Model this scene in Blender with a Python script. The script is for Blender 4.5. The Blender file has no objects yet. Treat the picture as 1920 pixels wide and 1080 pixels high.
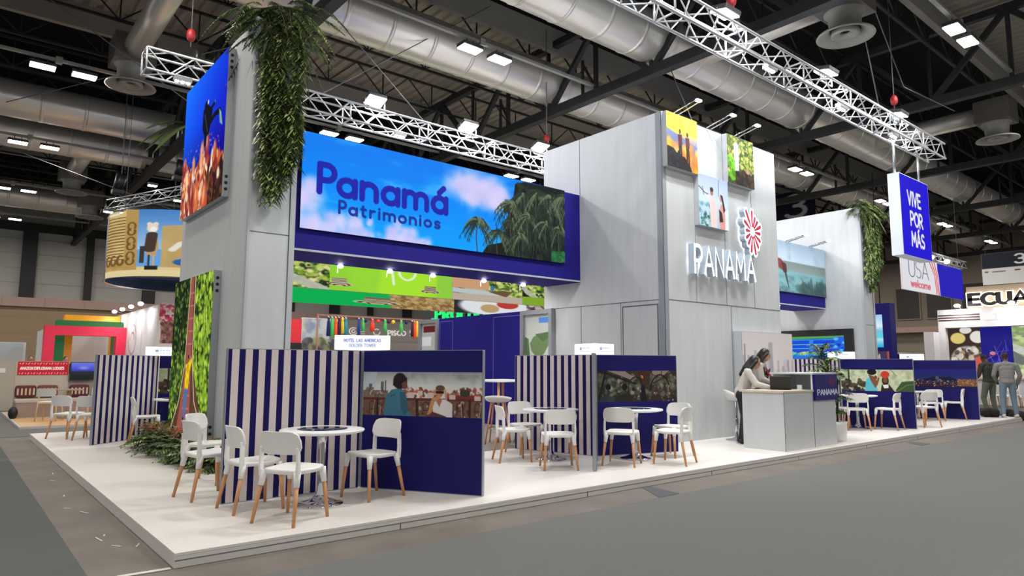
import bpy, math, random
import numpy as np
from mathutils import Vector, Matrix
random.seed(7)
S = bpy.context.scene
COL = S.collection
PI = math.pi

# ------------------------------------------------------------------ camera
CAM = Vector((-1.405, -5.559, 1.385))
yaw, pitch, roll = math.radians(39.778), math.radians(6.513), math.radians(0.152)
fw = Vector((math.sin(yaw)*math.cos(pitch), math.cos(yaw)*math.cos(pitch), math.sin(pitch)))
r0 = Vector((math.cos(yaw), -math.sin(yaw), 0)); u0 = r0.cross(fw)
rv = r0*math.cos(roll) + u0*math.sin(roll); uv_ = u0*math.cos(roll) - r0*math.sin(roll)
cd = bpy.data.cameras.new('camera'); cam = bpy.data.objects.new('camera', cd); COL.objects.link(cam)
cd.sensor_width = 36; cd.lens = 36*1268.16/1920; cd.clip_end = 300
cam.matrix_world = Matrix(((rv.x, uv_.x, -fw.x, CAM.x), (rv.y, uv_.y, -fw.y, CAM.y), (rv.z, uv_.z, -fw.z, CAM.z), (0, 0, 0, 1)))
S.camera = cam
# ------------------------------------------------------------------ view, world
S.view_settings.view_transform = 'Standard'; S.view_settings.look = 'None'
S.view_settings.exposure = 0.2; S.view_settings.gamma = 1.0
try: S.view_settings.use_curve_mapping = False
except Exception: pass
W = bpy.data.worlds.new('hall_air'); S.world = W; W.use_nodes = True
W.node_tree.nodes['Background'].inputs[0].default_value = (0.9, 0.95, 1.0, 1)
W.node_tree.nodes['Background'].inputs[1].default_value = 0.46
HIGHBAY_W = 88.0      # one lamp of a ceiling pair
TRUSS_W = 235.0        # one floodlight on the rig
POSTER_W = 5.0         # small arm lights

# ------------------------------------------------------------------ helpers
def lin1(c):
    c = c/255.0
    return c/12.92 if c <= 0.04045 else ((c+0.055)/1.055)**2.4
def lin(c): return (lin1(c[0]), lin1(c[1]), lin1(c[2]), 1.0)

def tag(o, label=None, cat=None, group=None, kind=None):
    if label: o['label'] = label
    if cat: o['category'] = cat
    if group: o['group'] = group
    if kind: o['kind'] = kind
    return o
def thing(name, label, cat, loc=(0, 0, 0), rotz=0.0, group=None, kind=None):
    o = bpy.data.objects.new(name, None); COL.objects.link(o)
    o.empty_display_size = 0.1
    o.location = loc; o.rotation_euler = (0, 0, rotz)
    return tag(o, label, cat, group, kind)
def kids(o): return [c for c in bpy.data.objects if c.parent is o]
def copy_tree(o, loc=None, rotz=None, label=None, group=None, parent=None, _top=True):
    c = o.copy(); COL.objects.link(c)
    if parent is not None: c.parent = parent
    for ch in list(o.children): copy_tree(ch, parent=c, _top=False)
    if _top:
        if loc is not None: c.location = loc
        if rotz is not None: c.rotation_euler = (0, 0, rotz)
        if label: c['label'] = label
        if group: c['group'] = group
    return c

_mats = {}
def mat(name, color, rough=0.6, metal=0.0, var=0.06, scale=6.0, bump=0.0, stretch=(1, 1, 1), emit=0.0, spec=0.5, ecol=None, alpha=None, trans=0.0):
    """Principled surface whose colour wanders a little with noise."""
    if name in _mats: return _mats[name]
    m = bpy.data.materials.new(name); m.use_nodes = True; _mats[name] = m
    nt = m.node_tree; b = nt.nodes['Principled BSDF']
    c = lin(color)
    b.inputs['Roughness'].default_value = rough; b.inputs['Metallic'].default_value = metal
    b.inputs['Specular IOR Level'].default_value = spec
    if trans: b.inputs['Transmission Weight'].default_value = trans
    tc = nt.nodes.new('ShaderNodeTexCoord'); mp = nt.nodes.new('ShaderNodeMapping'); mp.inputs['Scale'].default_value = stretch
    nz = nt.nodes.new('ShaderNodeTexNoise'); nz.inputs['Scale'].default_value = scale; nz.inputs['Detail'].default_value = 4
    mx = nt.nodes.new('ShaderNodeMix'); mx.data_type = 'RGBA'
    lo = tuple(max(0, x*(1-var)) for x in c[:3])+(1,); hi = tuple(min(1, x*(1+var)) for x in c[:3])+(1,)
    mx.inputs[6].default_value = lo; mx.inputs[7].default_value = hi
    nt.links.new(tc.outputs['Object'], mp.inputs[0]); nt.links.new(mp.outputs[0], nz.inputs['Vector'])
    nt.links.new(nz.outputs['Fac'], mx.inputs[0]); nt.links.new(mx.outputs[2], b.inputs['Base Color'])
    if bump:
        bp = nt.nodes.new('ShaderNodeBump'); bp.inputs['Strength'].default_value = bump; bp.inputs['Distance'].default_value = 0.02
        nt.links.new(nz.outputs['Fac'], bp.inputs['Height']); nt.links.new(bp.outputs[0], b.inputs['Normal'])
    if emit:
        b.inputs['Emission Color'].default_value = lin(ecol or color); b.inputs['Emission Strength'].default_value = emit
    return m
def mat_col(name, emit=0.0, rough=0.6, base=None):
    """Surface coloured by the printed / lit picture stored in the mesh."""
    if name in _mats: return _mats[name]
    m = bpy.data.materials.new(name); m.use_nodes = True; _mats[name] = m
    nt = m.node_tree; b = nt.nodes['Principled BSDF']; b.inputs['Roughness'].default_value = rough
    a = nt.nodes.new('ShaderNodeAttribute'); a.attribute_name = 'Col'
    if emit:
        b.inputs['Base Color'].default_value = (0.01, 0.01, 0.012, 1); b.inputs['Specular IOR Level'].default_value = 0.0
        nt.links.new(a.outputs['Color'], b.inputs['Emission Color']); b.inputs['Emission Strength'].default_value = emit
    else:
        nt.links.new(a.outputs['Color'], b.inputs['Base Color']); b.inputs['Specular IOR Level'].default_value = .2
    return m
def mat_stripes(name, c1, c2, pitch, duty, axis=0, rough=0.75):
    m = bpy.data.materials.new(name); m.use_nodes = True
    nt = m.node_tree; b = nt.nodes['Principled BSDF']; b.inputs['Roughness'].default_value = rough; b.inputs['Specular IOR Level'].default_value = .2
    tc = nt.nodes.new('ShaderNodeTexCoord'); sx = nt.nodes.new('ShaderNodeSeparateXYZ')
    nt.links.new(tc.outputs['Object'], sx.inputs[0])
    d = nt.nodes.new('ShaderNodeMath'); d.operation = 'DIVIDE'; d.inputs[1].default_value = pitch
    f = nt.nodes.new('ShaderNodeMath'); f.operation = 'FRACT'
    g = nt.nodes.new('ShaderNodeMath'); g.operation = 'LESS_THAN'; g.inputs[1].default_value = duty
    mx = nt.nodes.new('ShaderNodeMix'); mx.data_type = 'RGBA'
    mx.inputs[6].default_value = lin(c2); mx.inputs[7].default_value = lin(c1)
    nt.links.new(sx.outputs[axis], d.inputs[0]); nt.links.new(d.outputs[0], f.inputs[0]); nt.links.new(f.outputs[0], g.inputs[0])
    nt.links.new(g.outputs[0], mx.inputs[0]); nt.links.new(mx.outputs[2], b.inputs['Base Color'])
    return m

class MB:
    """collects shapes and links them as one mesh object"""
    def __init__(s): s.v = []; s.f = []; s.m = []; s.sm = []
    def add(s, vs, fs, mi=0, smooth=False):
        o = len(s.v); s.v += [tuple(p) for p in vs]
        for f in fs: s.f.append([i+o for i in f]); s.m.append(mi); s.sm.append(smooth)
    def box(s, x0, x1, y0, y1, z0, z1, mi=0, M=None):
        vs = [Vector((x, y, z)) for z in (z0, z1) for y in (y0, y1) for x in (x0, x1)]
        if M is not None: vs = [M @ p for p in vs]
        s.add(vs, [(0, 2, 3, 1), (4, 5, 7, 6), (0, 1, 5, 4), (2, 6, 7, 3), (0, 4, 6, 2), (1, 3, 7, 5)], mi)
        return s
    def ring(s, c, ax, r, n, rb=None):
        ax = ax.normalized(); t = Vector((0, 0, 1)) if abs(ax.z) < 0.9 else Vector((1, 0, 0))
        a = ax.cross(t).normalized(); b = ax.cross(a)
        rb = r if rb is None else rb
        return [c + a*(r*math.cos(2*PI*i/n)) + b*(rb*math.sin(2*PI*i/n)) for i in range(n)]
    def tube(s, p0, p1, ra, rb=None, n=10, mi=0, smooth=True, caps=True):
        p0, p1 = Vector(p0), Vector(p1); rb = ra if rb is None else rb; ax = p1-p0
        vs = s.ring(p0, ax, ra, n)+s.ring(p1, ax, rb, n)
        o = len(s.v)
        s.add(vs, [(i, (i+1) % n, n+(i+1) % n, n+i) for i in range(n)], mi, smooth)
        if caps:
            s.f += [[o+i for i in range(n)][::-1], [o+n+i for i in range(n)]]; s.m += [mi, mi]; s.sm += [False, False]
        return s
    def bar(s, p0, p1, w, h=None, mi=0):
        p0, p1 = Vector(p0), Vector(p1); h = h or w; ax = (p1-p0).normalized()
        t = Vector((0, 0, 1)) if abs(ax.z) < 0.95 else Vector((1, 0, 0))
        a = ax.cross(t).normalized()*(w/2); b = ax.cross(a).normalized()*(h/2)
        vs = [p+sa*a+sb*b for p in (p0, p1) for sa, sb in ((-1, -1), (1, -1), (1, 1), (-1, 1))]
        s.add(vs, [(0, 1, 2, 3)[::-1], (4, 5, 6, 7), (0, 1, 5, 4), (1, 2, 6, 5), (2, 3, 7, 6), (3, 0, 4, 7)], mi)
        return s
    def path(s, pts, r, n=8, mi=0, rf=None):
        pts = [Vector(p) for p in pts]; k = len(pts); o = len(s.v); vs = []
        for i, p in enumerate(pts):
            ax = pts[min(i+1, k-1)]-pts[max(i-1, 0)]
            rr = r if rf is None else rf(i/(k-1))*r
            vs += s.ring(p, ax, rr, n)
        fs = [(j*n+i, j*n+(i+1) % n, (j+1)*n+(i+1) % n, (j+1)*n+i) for j in range(k-1) for i in range(n)]
        s.add(vs, fs, mi, True)
        s.f += [[o+i for i in range(n)][::-1], [o+(k-1)*n+i for i in range(n)]]; s.m += [mi, mi]; s.sm += [False, False]
        return s
    def lathe(s, prof, n=24, c=(0, 0, 0), mi=0, smooth=True):
        c = Vector(c); vs = []; k = len(prof)
        for r, z in prof: vs += [c+Vector((r*math.cos(2*PI*i/n), r*math.sin(2*PI*i/n), z)) for i in range(n)]
        fs = [(j*n+i, j*n+(i+1) % n, (j+1)*n+(i+1) % n, (j+1)*n+i) for j in range(k-1) for i in range(n)]
        s.add(vs, fs, mi, smooth); return s
    def ell(s, c, rx, ry, rz, n=14, mi=0, M=None):
        c = Vector(c); vs = []; k = n//2+1
        for j in range(k):
            th = PI*j/(k-1)
            for i in range(n):
                p = Vector((rx*math.sin(th)*math.cos(2*PI*i/n), ry*math.sin(th)*math.sin(2*PI*i/n), rz*math.cos(th)))
                vs.append(c+(M @ p if M is not None else p))
        s.add(vs, [(j*n+i, (j+1)*n+i, (j+1)*n+(i+1) % n, j*n+(i+1) % n) for j in range(k-1) for i in range(n)], mi, True)
        return s
    def prism(s, poly, fn, h0, h1, mi=0, mside=None):
        """poly: 2D outline; fn(u, v, h) -> 3D"""
        n = len(poly); vs = [fn(u, v, h0) for u, v in poly]+[fn(u, v, h1) for u, v in poly]
        o = len(s.v); ms = mi if mside is None else mside
        s.add(vs, [(i, (i+1) % n, n+(i+1) % n, n+i) for i in range(n)], ms)
        s.f += [[o+i for i in range(n)][::-1], [o+n+i for i in range(n)]]; s.m += [mi, mi]; s.sm += [False, False]
        return s
    def ribbon(s, pts, w, fn, h0, h1, mi=0, mside=None):
        """a stroke of width w along 2D pts, extruded h0..h1"""
        P = [np.array(p, float) for p in pts]; P = [p for i, p in enumerate(P) if i == 0 or np.linalg.norm(p-P[i-1]) > 1e-3]; k = len(P); L = []; R = []
        for i in range(k):
            d0 = P[i]-P[i-1] if i else P[1]-P[0]
            d1 = P[i+1]-P[i] if i < k-1 else d0
            d0 = d0/(np.linalg.norm(d0)+1e-9); d1 = d1/(np.linalg.norm(d1)+1e-9); d = d0+d1
            if np.linalg.norm(d) < 0.3: d = d1
            d = d/np.linalg.norm(d); nrm = np.array((-d[1], d[0])); sc = 1/max(0.72, float(nrm @ np.array((-d1[1], d1[0]))))
            e = np.zeros(2)
            if i == 0: e = -d1*w*0.35
            if i == k-1: e = d0*w*0.35
            L.append(P[i]+nrm*w/2*sc+e); R.append(P[i]-nrm*w/2*sc+e)
        ms = mi if mside is None else mside
        for i in range(k-1):
            q = [L[i], R[i], R[i+1], L[i+1]]
            vs = [fn(a[0], a[1], h0) for a in q]+[fn(a[0], a[1], h1) for a in q]
            o = len(s.v); s.v += [tuple(p) for p in vs]
            for f, m_ in (((0, 1, 2, 3), mi), ((7, 6, 5, 4), mi), ((0, 3, 7, 4), ms), ((1, 5, 6, 2), ms), ((0, 4, 5, 1), ms), ((3, 2, 6, 7), ms)):
                s.f.append([x+o for x in f]); s.m.append(m_); s.sm.append(False)
        return s
    def build(s, name, mats, parent=None, world=False, loc=None, rotz=None, bevel=0.0, fixn=True):
        me = bpy.data.meshes.new(name); vs = s.v
        off = None
        if world and parent is not None:
            q = parent; off = Vector((0, 0, 0))
            while q is not None: off += q.location; q = q.parent
        elif world and loc is not None: off = Vector(loc)
        if off is not None: vs = [(p[0]-off[0], p[1]-off[1], p[2]-off[2]) for p in vs]
        me.from_pydata([tuple(p) for p in vs], [], s.f)
        mats = mats if isinstance(mats, (list, tuple)) else [mats]
        for m in mats: me.materials.append(m)
        me.polygons.foreach_set('material_index', s.m); me.polygons.foreach_set('use_smooth', s.sm)
        if fixn and len(s.f) < 60000:
            import bmesh
            b = bmesh.new(); b.from_mesh(me); bmesh.ops.recalc_face_normals(b, faces=b.faces); b.to_mesh(me); b.free()
        me.update()
        o = bpy.data.objects.new(name, me); COL.objects.link(o)
        if parent is not None: o.parent = parent
        if loc is not None: o.location = loc
        if rotz is not None: o.rotation_euler = (0, 0, rotz)
        if bevel:
            bv = o.modifiers.new('edge', 'BEVEL'); bv.width = bevel; bv.segments = 2; bv.limit_method = 'ANGLE'; bv.angle_limit = 0.6
        return o
def Box(x0, x1, y0, y1, z0, z1): return MB().box(x0, x1, y0, y1, z0, z1)

# ------------------------------------------------------------------ painter for printed and lit pictures
class Paint:
    def __init__(s, w, h, bg=(128, 128, 128), seed=1):
        s.w, s.h = w, h; s.a = np.zeros((h, w, 3), np.float32); s.a[:] = bg
        s.Y, s.X = np.mgrid[0:h, 0:w].astype(np.float32); s.rng = np.random.RandomState(seed)
    def grad(s, stops, y0=0, y1=1, x0=0, x1=1):
        a, b, c, d = int(y0*s.h), int(math.ceil(y1*s.h)), int(x0*s.w), int(math.ceil(x1*s.w))
        t = np.linspace(0, 1, max(2, b-a))[:b-a]; st = [q[0] for q in stops]
        for k in range(3): s.a[a:b, c:d, k] = np.interp(t, st, [q[1][k] for q in stops])[:, None]
    def win(s, x0, y0, x1, y1):
        return max(0, int(x0)-1), max(0, int(y0)-1), min(s.w, int(x1)+2), min(s.h, int(y1)+2)
    def blend(s, w, al, col):
        x0, y0, x1, y1 = w
        if x1 <= x0 or y1 <= y0: return
        r = s.a[y0:y1, x0:x1]; r += (np.array(col, np.float32)-r)*al[..., None]
    def ell(s, cx, cy, rx, ry, col, al=1.0, soft=0.15, rot=0.0):
        cx, cy, rx, ry = cx*s.w, cy*s.h, max(.5, rx*s.w), max(.5, ry*s.h); R = max(rx, ry)
        w = s.win(cx-R, cy-R, cx+R, cy+R); x0, y0, x1, y1 = w
        if x1 <= x0 or y1 <= y0: return
        X = s.X[y0:y1, x0:x1]-cx; Y = s.Y[y0:y1, x0:x1]-cy; c, q = math.cos(rot), math.sin(rot)
        d = np.sqrt(((X*c+Y*q)/rx)**2+((-X*q+Y*c)/ry)**2)
        s.blend(w, np.clip((1-d)/max(soft, 1.0/R), 0, 1)*al, col)
    def poly(s, pts, col, al=1.0):
        p = [(x*s.w, y*s.h) for x, y in pts]; xs = [q[0] for q in p]; ys = [q[1] for q in p]
        w = s.win(min(xs), min(ys), max(xs), max(ys)); x0, y0, x1, y1 = w
        if x1 <= x0 or y1 <= y0: return
        X = s.X[y0:y1, x0:x1]; Y = s.Y[y0:y1, x0:x1]; acc = 0
        for ox, oy in ((.25, .25), (-.25, -.25), (.25, -.25), (-.25, .25)):
            ins = np.zeros(X.shape, bool); n = len(p)
            for i in range(n):
                (xa, ya), (xb, yb) = p[i], p[i-1]
                if ya == yb: continue
                c = ((ya > Y+oy) != (yb > Y+oy)) & (X+ox < (xb-xa)*(Y+oy-ya)/(yb-ya)+xa); ins ^= c
            acc = acc+ins*.25
        s.blend(w, acc*al, col)
    def stroke(s, pts, wd, col, al=1.0, w1=None):
        """line of width wd (fraction of height) tapering to w1"""
        p = [(x*s.w, y*s.h) for x, y in pts]; wd *= s.h/2; we = wd if w1 is None else w1*s.h/2
        xs = [q[0] for q in p]; ys = [q[1] for q in p]
        w = s.win(min(xs)-wd, min(ys)-wd, max(xs)+wd, max(ys)+wd); x0, y0, x1, y1 = w
        if x1 <= x0 or y1 <= y0: return
        X = s.X[y0:y1, x0:x1]; Y = s.Y[y0:y1, x0:x1]; best = np.full(X.shape, -9.0, np.float32); n = len(p)-1
        for i in range(n):
            (xa, ya), (xb, yb) = p[i], p[i+1]; dx, dy = xb-xa, yb-ya; L = dx*dx+dy*dy+1e-6
            t = np.clip(((X-xa)*dx+(Y-ya)*dy)/L, 0, 1); d = np.hypot(X-xa-t*dx, Y-ya-t*dy)
            best = np.maximum(best, wd+(we-wd)*(i+t)/n-d)
        s.blend(w, np.clip(best+.5, 0, 1)*al, col)
    def noise(s, sc, oct=4, sx=1.0, sy=1.0):
        out = np.zeros((s.h, s.w), np.float32); amp = 1; tot = 0
        for o in range(oct):
            f = sc*2**o; gx, gy = int(f*sx*s.w/s.h)+3, int(f*sy)+3
            g = s.rng.rand(gy, gx); x = s.X/s.w*(gx-2); y = s.Y/s.h*(gy-2)
            xi, yi = x.astype(int), y.astype(int); fx, fy = x-xi, y-yi; fx = fx*fx*(3-2*fx); fy = fy*fy*(3-2*fy)
            out += amp*((g[yi, xi]*(1-fx)+g[yi, xi+1]*fx)*(1-fy)+(g[yi+1, xi]*(1-fx)+g[yi+1, xi+1]*fx)*fy); tot += amp; amp *= .5
        return out/tot
    def tex(s, n, cols, mask=None, al=1.0):
        """colour by a noise field through a ramp"""
        st = np.linspace(0, 1, len(cols)); n = np.clip((n-.5)*1.9+.5, 0, 1)
        c = np.stack([np.interp(n, st, [q[k] for q in cols]) for k in range(3)], -1)
        m = (np.ones((s.h, s.w)) if mask is None else mask)*al
        s.a += (c-s.a)*m[..., None]
    def box(s, x0, y0, x1, y1, col, al=1.0): s.poly([(x0, y0), (x1, y0), (x1, y1), (x0, y1)], col, al)
    def blobs(s, n, x0, y0, x1, y1, r0, r1, cols, asp=1.0, al=1.0, soft=.3):
        for _ in range(n):
            r = s.rng.uniform(r0, r1); c = cols[s.rng.randint(len(cols))]
            s.ell(s.rng.uniform(x0, x1), s.rng.uniform(y0, y1), r*s.h/s.w*asp, r, c, al, soft, s.rng.uniform(0, 3))
    def palm(s, x, y, h, col, hi, trunk=(70, 65, 55)):
        k = s.h/s.w
        s.stroke([(x, y), (x-.02*k, y+h*.6), (x, y+h*1.2)], h*.05, trunk)
        for i in range(26):
            a = PI*(-.25+1.5*i/25)+s.rng.uniform(-.1, .1); L = h*s.rng.uniform(.55, .85); hl = s.rng.rand() < .35
            px = [(x+k*L*t*math.cos(a), y-L*t*math.sin(a)*.8+L*.75*t*t) for t in np.linspace(0, 1, 6)]
            for (qx, qy), t in zip(px[1:], (.2, .4, .6, .8, 1)):
                for sg in (-1, 1): s.stroke([(qx, qy), (qx+sg*k*h*.05, qy+h*.22*(1.1-.5*t))], h*.04, hi if hl else col, .8, h*.012)
            s.stroke(px, h*.05, hi if hl else col, 1, h*.02)
    def text(s, t, x, y, h, lw, col, sp=.28, sx=1.0, al=1.0, font=None):
        """baseline-left at (x, y); h in heights; returns end x"""
        k = s.h/s.w*sx
        for ch in t:
            w, st = glyph(ch)
            for q in st: s.stroke([(x+a*h*k, y-b*h) for a, b in q], lw, col, al)
            x += (w+sp)*h*k
        return x

def arc(cx, cy, rx, ry, a0, a1, n=9):
    return [(cx+rx*math.cos(math.radians(a0+(a1-a0)*i/(n-1))), cy+ry*math.sin(math.radians(a0+(a1-a0)*i/(n-1)))) for i in range(n)]
_G = {
 'A': (.72, [[(0, 0), (.36, 1), (.72, 0)], [(.13, .34), (.59, .34)]]),
 'B': (.6, [[(0, 0), (0, 1)], [(0, 1), (.3, 1)]+arc(.3, .76, .25, .24, 90, -90)+[(0, .52)], [(.3, .52)]+arc(.32, .26, .28, .26, 90, -90)+[(0, 0)]]),
 'C': (.66, [arc(.4, .5, .4, .5, 50, 310, 13)]),
 'D': (.68, [[(0, 0), (0, 1), (.25, 1)]+arc(.25, .5, .43, .5, 90, -90)+[(0, 0)]]),
 'E': (.52, [[(.52, 1), (0, 1), (0, 0), (.52, 0)], [(0, .52), (.46, .52)]]),
 'F': (.5, [[(.5, 1), (0, 1), (0, 0)], [(0, .52), (.44, .52)]]),
 'G': (.7, [arc(.4, .5, .4, .5, 50, 330, 13)+[(.75, .5), (.45, .5)]]),
 'H': (.62, [[(0, 0), (0, 1)], [(.62, 0), (.62, 1)], [(0, .52), (.62, .52)]]),
 'I': (.06, [[(.03, 0), (.03, 1)]]),
 'L': (.5, [[(0, 1), (0, 0), (.5, 0)]]),
 'M': (.8, [[(0, 0), (.06, 1), (.4, .3), (.74, 1), (.8, 0)]]),
 'N': (.62, [[(0, 0), (0, 1), (.62, 0), (.62, 1)]]),
 'O': (.78, [arc(.39, .5, .39, .5, 0, 360, 17)]),
 'P': (.56, [[(0, 0), (0, 1), (.28, 1)]+arc(.28, .72, .28, .28, 90, -90)+[(0, .44)]]),
 'R': (.6, [[(0, 0), (0, 1), (.28, 1)]+arc(.28, .73, .27, .27, 90, -90)+[(0, .46)], [(.25, .46), (.6, 0)]]),
 'S': (.54, [arc(.28, .75, .25, .25, 40, 270, 9)+arc(.27, .25, .27, .25, 90, -140, 9)]),
 'T': (.62, [[(0, 1), (.62, 1)], [(.31, 1), (.31, 0)]]),
 'U': (.62, [[(0, 1), (0, .31)]+arc(.31, .31, .31, .31, 180, 360)+[(.62, 1)]]),
 'V': (.66, [[(0, 1), (.33, 0), (.66, 1)]]),
 'W': (.95, [[(0, 1), (.22, 0), (.47, .9), (.72, 0), (.95, 1)]]),
 'X': (.62, [[(0, 0), (.62, 1)], [(0, 1), (.62, 0)]]),
 'Y': (.62, [[(0, 1), (.31, .5), (.62, 1)], [(.31, .5), (.31, 0)]]),
 'Z': (.58, [[(0, 1), (.58, 1), (0, 0), (.58, 0)]]),
 '3': (.54, [arc(.26, .75, .25, .25, 150, -90, 9), arc(.26, .26, .28, .26, 90, -150, 9)]),
 '8': (.56, [arc(.28, .75, .24, .25, 0, 360, 13), arc(.28, .26, .28, .26, 0, 360, 13)]),
 ' ': (.3, []), '.': (.06, [[(.03, 0), (.03, .02)]]),
 'a': (.52, [arc(.26, .27, .26, .27, 0, 360, 15), [(.52, .54), (.52, 0)]]),
 'n': (.48, [[(0, 0), (0, .55)], [(0, .3)]+arc(.24, .3, .24, .24, 180, 0)+[(.48, 0)]]),
 'm': (.84, [[(0, 0), (0, .55)], [(0, .32)]+arc(.21, .33, .21, .21, 180, 0)+[(.42, 0)], [(.42, .32)]+arc(.63, .33, .21, .21, 180, 0)+[(.84, 0)]]),
 't': (.34, [[(.12, .78), (.12, .15)]+arc(.25, .14, .13, .14, 180, 290, 6), [(0, .55), (.32, .55)]]),
 'r': (.3, [[(0, 0), (0, .55)], [(0, .28)]+arc(.28, .28, .28, .26, 180, 85, 6)]),
 'i': (.06, [[(.03, 0), (.03, .55)], [(.03, .78), (.03, .8)]]),
 'o': (.54, [arc(.27, .27, .27, .27, 0, 360, 15)]),
 's': (.4, [arc(.21, .41, .19, .14, 30, 270, 8)+arc(.2, .135, .2, .135, 90, -150, 8)]),
 'w': (.7, [[(0, .55), (.17, 0), (.35, .5), (.53, 0), (.7, .55)]]), 'e': (.5, [[(0, .28), (.5, .28)]+arc(.25, .27, .25, .27, 0, 310, 12)]),
 'l': (.06, [[(.03, 0), (.03, .9)]]), 'c': (.46, [arc(.27, .27, .27, .27, 45, 315, 11)]),
}
_G['á'] = (.52, _G['a'][1]+[[(.24, .72), (.42, .92)]])
_G['Á'] = (.72, _G['A'][1]+[[(.3, 1.12), (.5, 1.3)]])
def glyph(ch): return _G.get(ch, _G[' '])

def picture(name, P, tl, right, down, m, parent=None, world=True, off=None):
    """a painted rectangle as a dense coloured sheet: tl = top-left corner, right / down = full edge vectors"""
    a = np.clip(P.a, 0, 255)/255.0; h, w = P.h, P.w
    l = np.where(a <= .04045, a/12.92, ((a+.055)/1.055)**2.4)
    tl = np.array(tl, float); right = np.array(right, float); down = np.array(down, float)
    q = parent; o3 = np.zeros(3)
    if world:
        while q is not None: o3 += np.array(q.location); q = q.parent
    U, V = np.meshgrid(np.linspace(0, 1, w), np.linspace(0, 1, h))
    co = (tl-o3)[None, None]+U[..., None]*right+V[..., None]*down
    if off is not None: co = off(U, V)-o3
    return sheet(name, co, l, m, parent)
def sheet(name, co, l, m, parent=None):
    h, w = co.shape[:2]
    me = bpy.data.meshes.new(name); me.vertices.add(w*h); me.vertices.foreach_set('co', co.reshape(-1).astype(np.float32))
    i = np.arange((h-1)*w).reshape(h-1, w)[:, :-1].reshape(-1)
    quads = np.stack([i, i+w, i+w+1, i+1], -1).reshape(-1)
    nf = len(i); me.loops.add(nf*4); me.loops.foreach_set('vertex_index', quads.astype(np.int32))
    me.polygons.add(nf); me.polygons.foreach_set('loop_start', (np.arange(nf)*4).astype(np.int32))
    try: me.polygons.foreach_set('loop_total', np.full(nf, 4, np.int32))
    except Exception: pass
    me.update(calc_edges=True)
    ca = me.color_attributes.new('Col', 'FLOAT_COLOR', 'POINT')
    ca.data.foreach_set('color', np.concatenate([l.reshape(-1, 3), np.ones((w*h, 1))], 1).reshape(-1).astype(np.float32))
    me.materials.append(m); me.validate()
    o = bpy.data.objects.new(name, me); COL.objects.link(o)
    if parent is not None: o.parent = parent
    return o

def area_light(name, loc, w, size, rot=(0, 0, 0), color=(1, 1, 1), parent=None, sizey=None, spread=None):
    d = bpy.data.lights.new(name, 'AREA'); d.energy = w; d.size = size; d.color = color
    d.shape = 'RECTANGLE'; d.size_y = sizey or size
    if spread: d.spread = spread
    o = bpy.data.objects.new(name, d); COL.objects.link(o); o.location = loc; o.rotation_euler = rot
    if parent is not None: o.parent = parent
    return o

# ------------------------------------------------------------------ materials
M_wood = mat('beech_wood', (196, 140, 92), .45, var=.12, scale=9, stretch=(6, 6, .7))
M_white = mat('white_plastic', (236, 234, 230), .38, var=.02)
M_tabletop = mat('white_laminate', (240, 240, 240), .3, var=.02)
M_inlay = mat('dark_mirror_inlay', (52, 58, 78), .08, var=.5, scale=14)
M_chrome = mat('chrome', (215, 215, 220), .08, 1.0, var=.02)
M_alu = mat('brushed_aluminium', (176, 178, 182), .35, .9, var=.06, scale=20)
M_truss = mat('truss_aluminium', (196, 198, 202), .4, .5, var=.08, scale=8)
M_greyedge = mat('grey_profile', (150, 153, 158), .45, .3, var=.05)
M_panel = mat('grey_wood_laminate', (196, 198, 200), .6, var=.10, scale=2.2, stretch=(3, 3, .35))
M_panel2 = mat('pale_grey_edge_panel', (182, 185, 190), .55, var=.06, scale=3)
M_joint = mat('panel_joint', (92, 95, 98), .8)
M_navy = mat('navy_print', (30, 24, 124), .7, var=.05, scale=12, spec=.2)
M_navy2 = mat('deep_navy_paint', (26, 22, 108), .7, var=.05, spec=.2)
M_black = mat('black_plastic', (18, 18, 20), .45, var=.2)
M_deck = mat('white_platform_board', (224, 219, 213), .42, var=.035, scale=1.3)
M_deckside = mat('pale_platform_fascia', (214, 209, 202), .6, var=.05, scale=2, stretch=(1, 1, 6))
M_emit = mat('lamp_glow', (255, 250, 238), emit=14.0)
M_emitc = mat('floodlight_glow', (246, 250, 255), emit=16.0)
M_lampbody = mat('lamp_housing', (70, 70, 72), .5, .4)
M_steel = mat('dark_roof_steel', (40, 40, 42), .6, .2, var=.2)
M_conduit = mat('painted_conduit', (150, 148, 142), .5, .2, var=.1)
M_cable = mat('steel_cable', (120, 120, 122), .5, .4)
M_red = mat('hoist_red', (150, 30, 34), .5)
M_leafd = mat('dark_leaf', (60, 80, 50), .55, var=.45, scale=5)
M_leaf = mat('green_leaf', (104, 130, 62), .5, var=.4, scale=5)
M_leafl = mat('light_leaf', (176, 186, 122), .5, var=.35, scale=7)
M_orange = mat('orange_red_bloom', (190, 72, 38), .6, var=.35, scale=9)
M_stem = mat('plant_stem', (74, 62, 42), .8)
LED = mat_col('led_picture', emit=.88); PRINT = mat_col('printed_picture', rough=.55)
LEDB = mat_col('backlit_fabric', emit=0.78)

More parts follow.
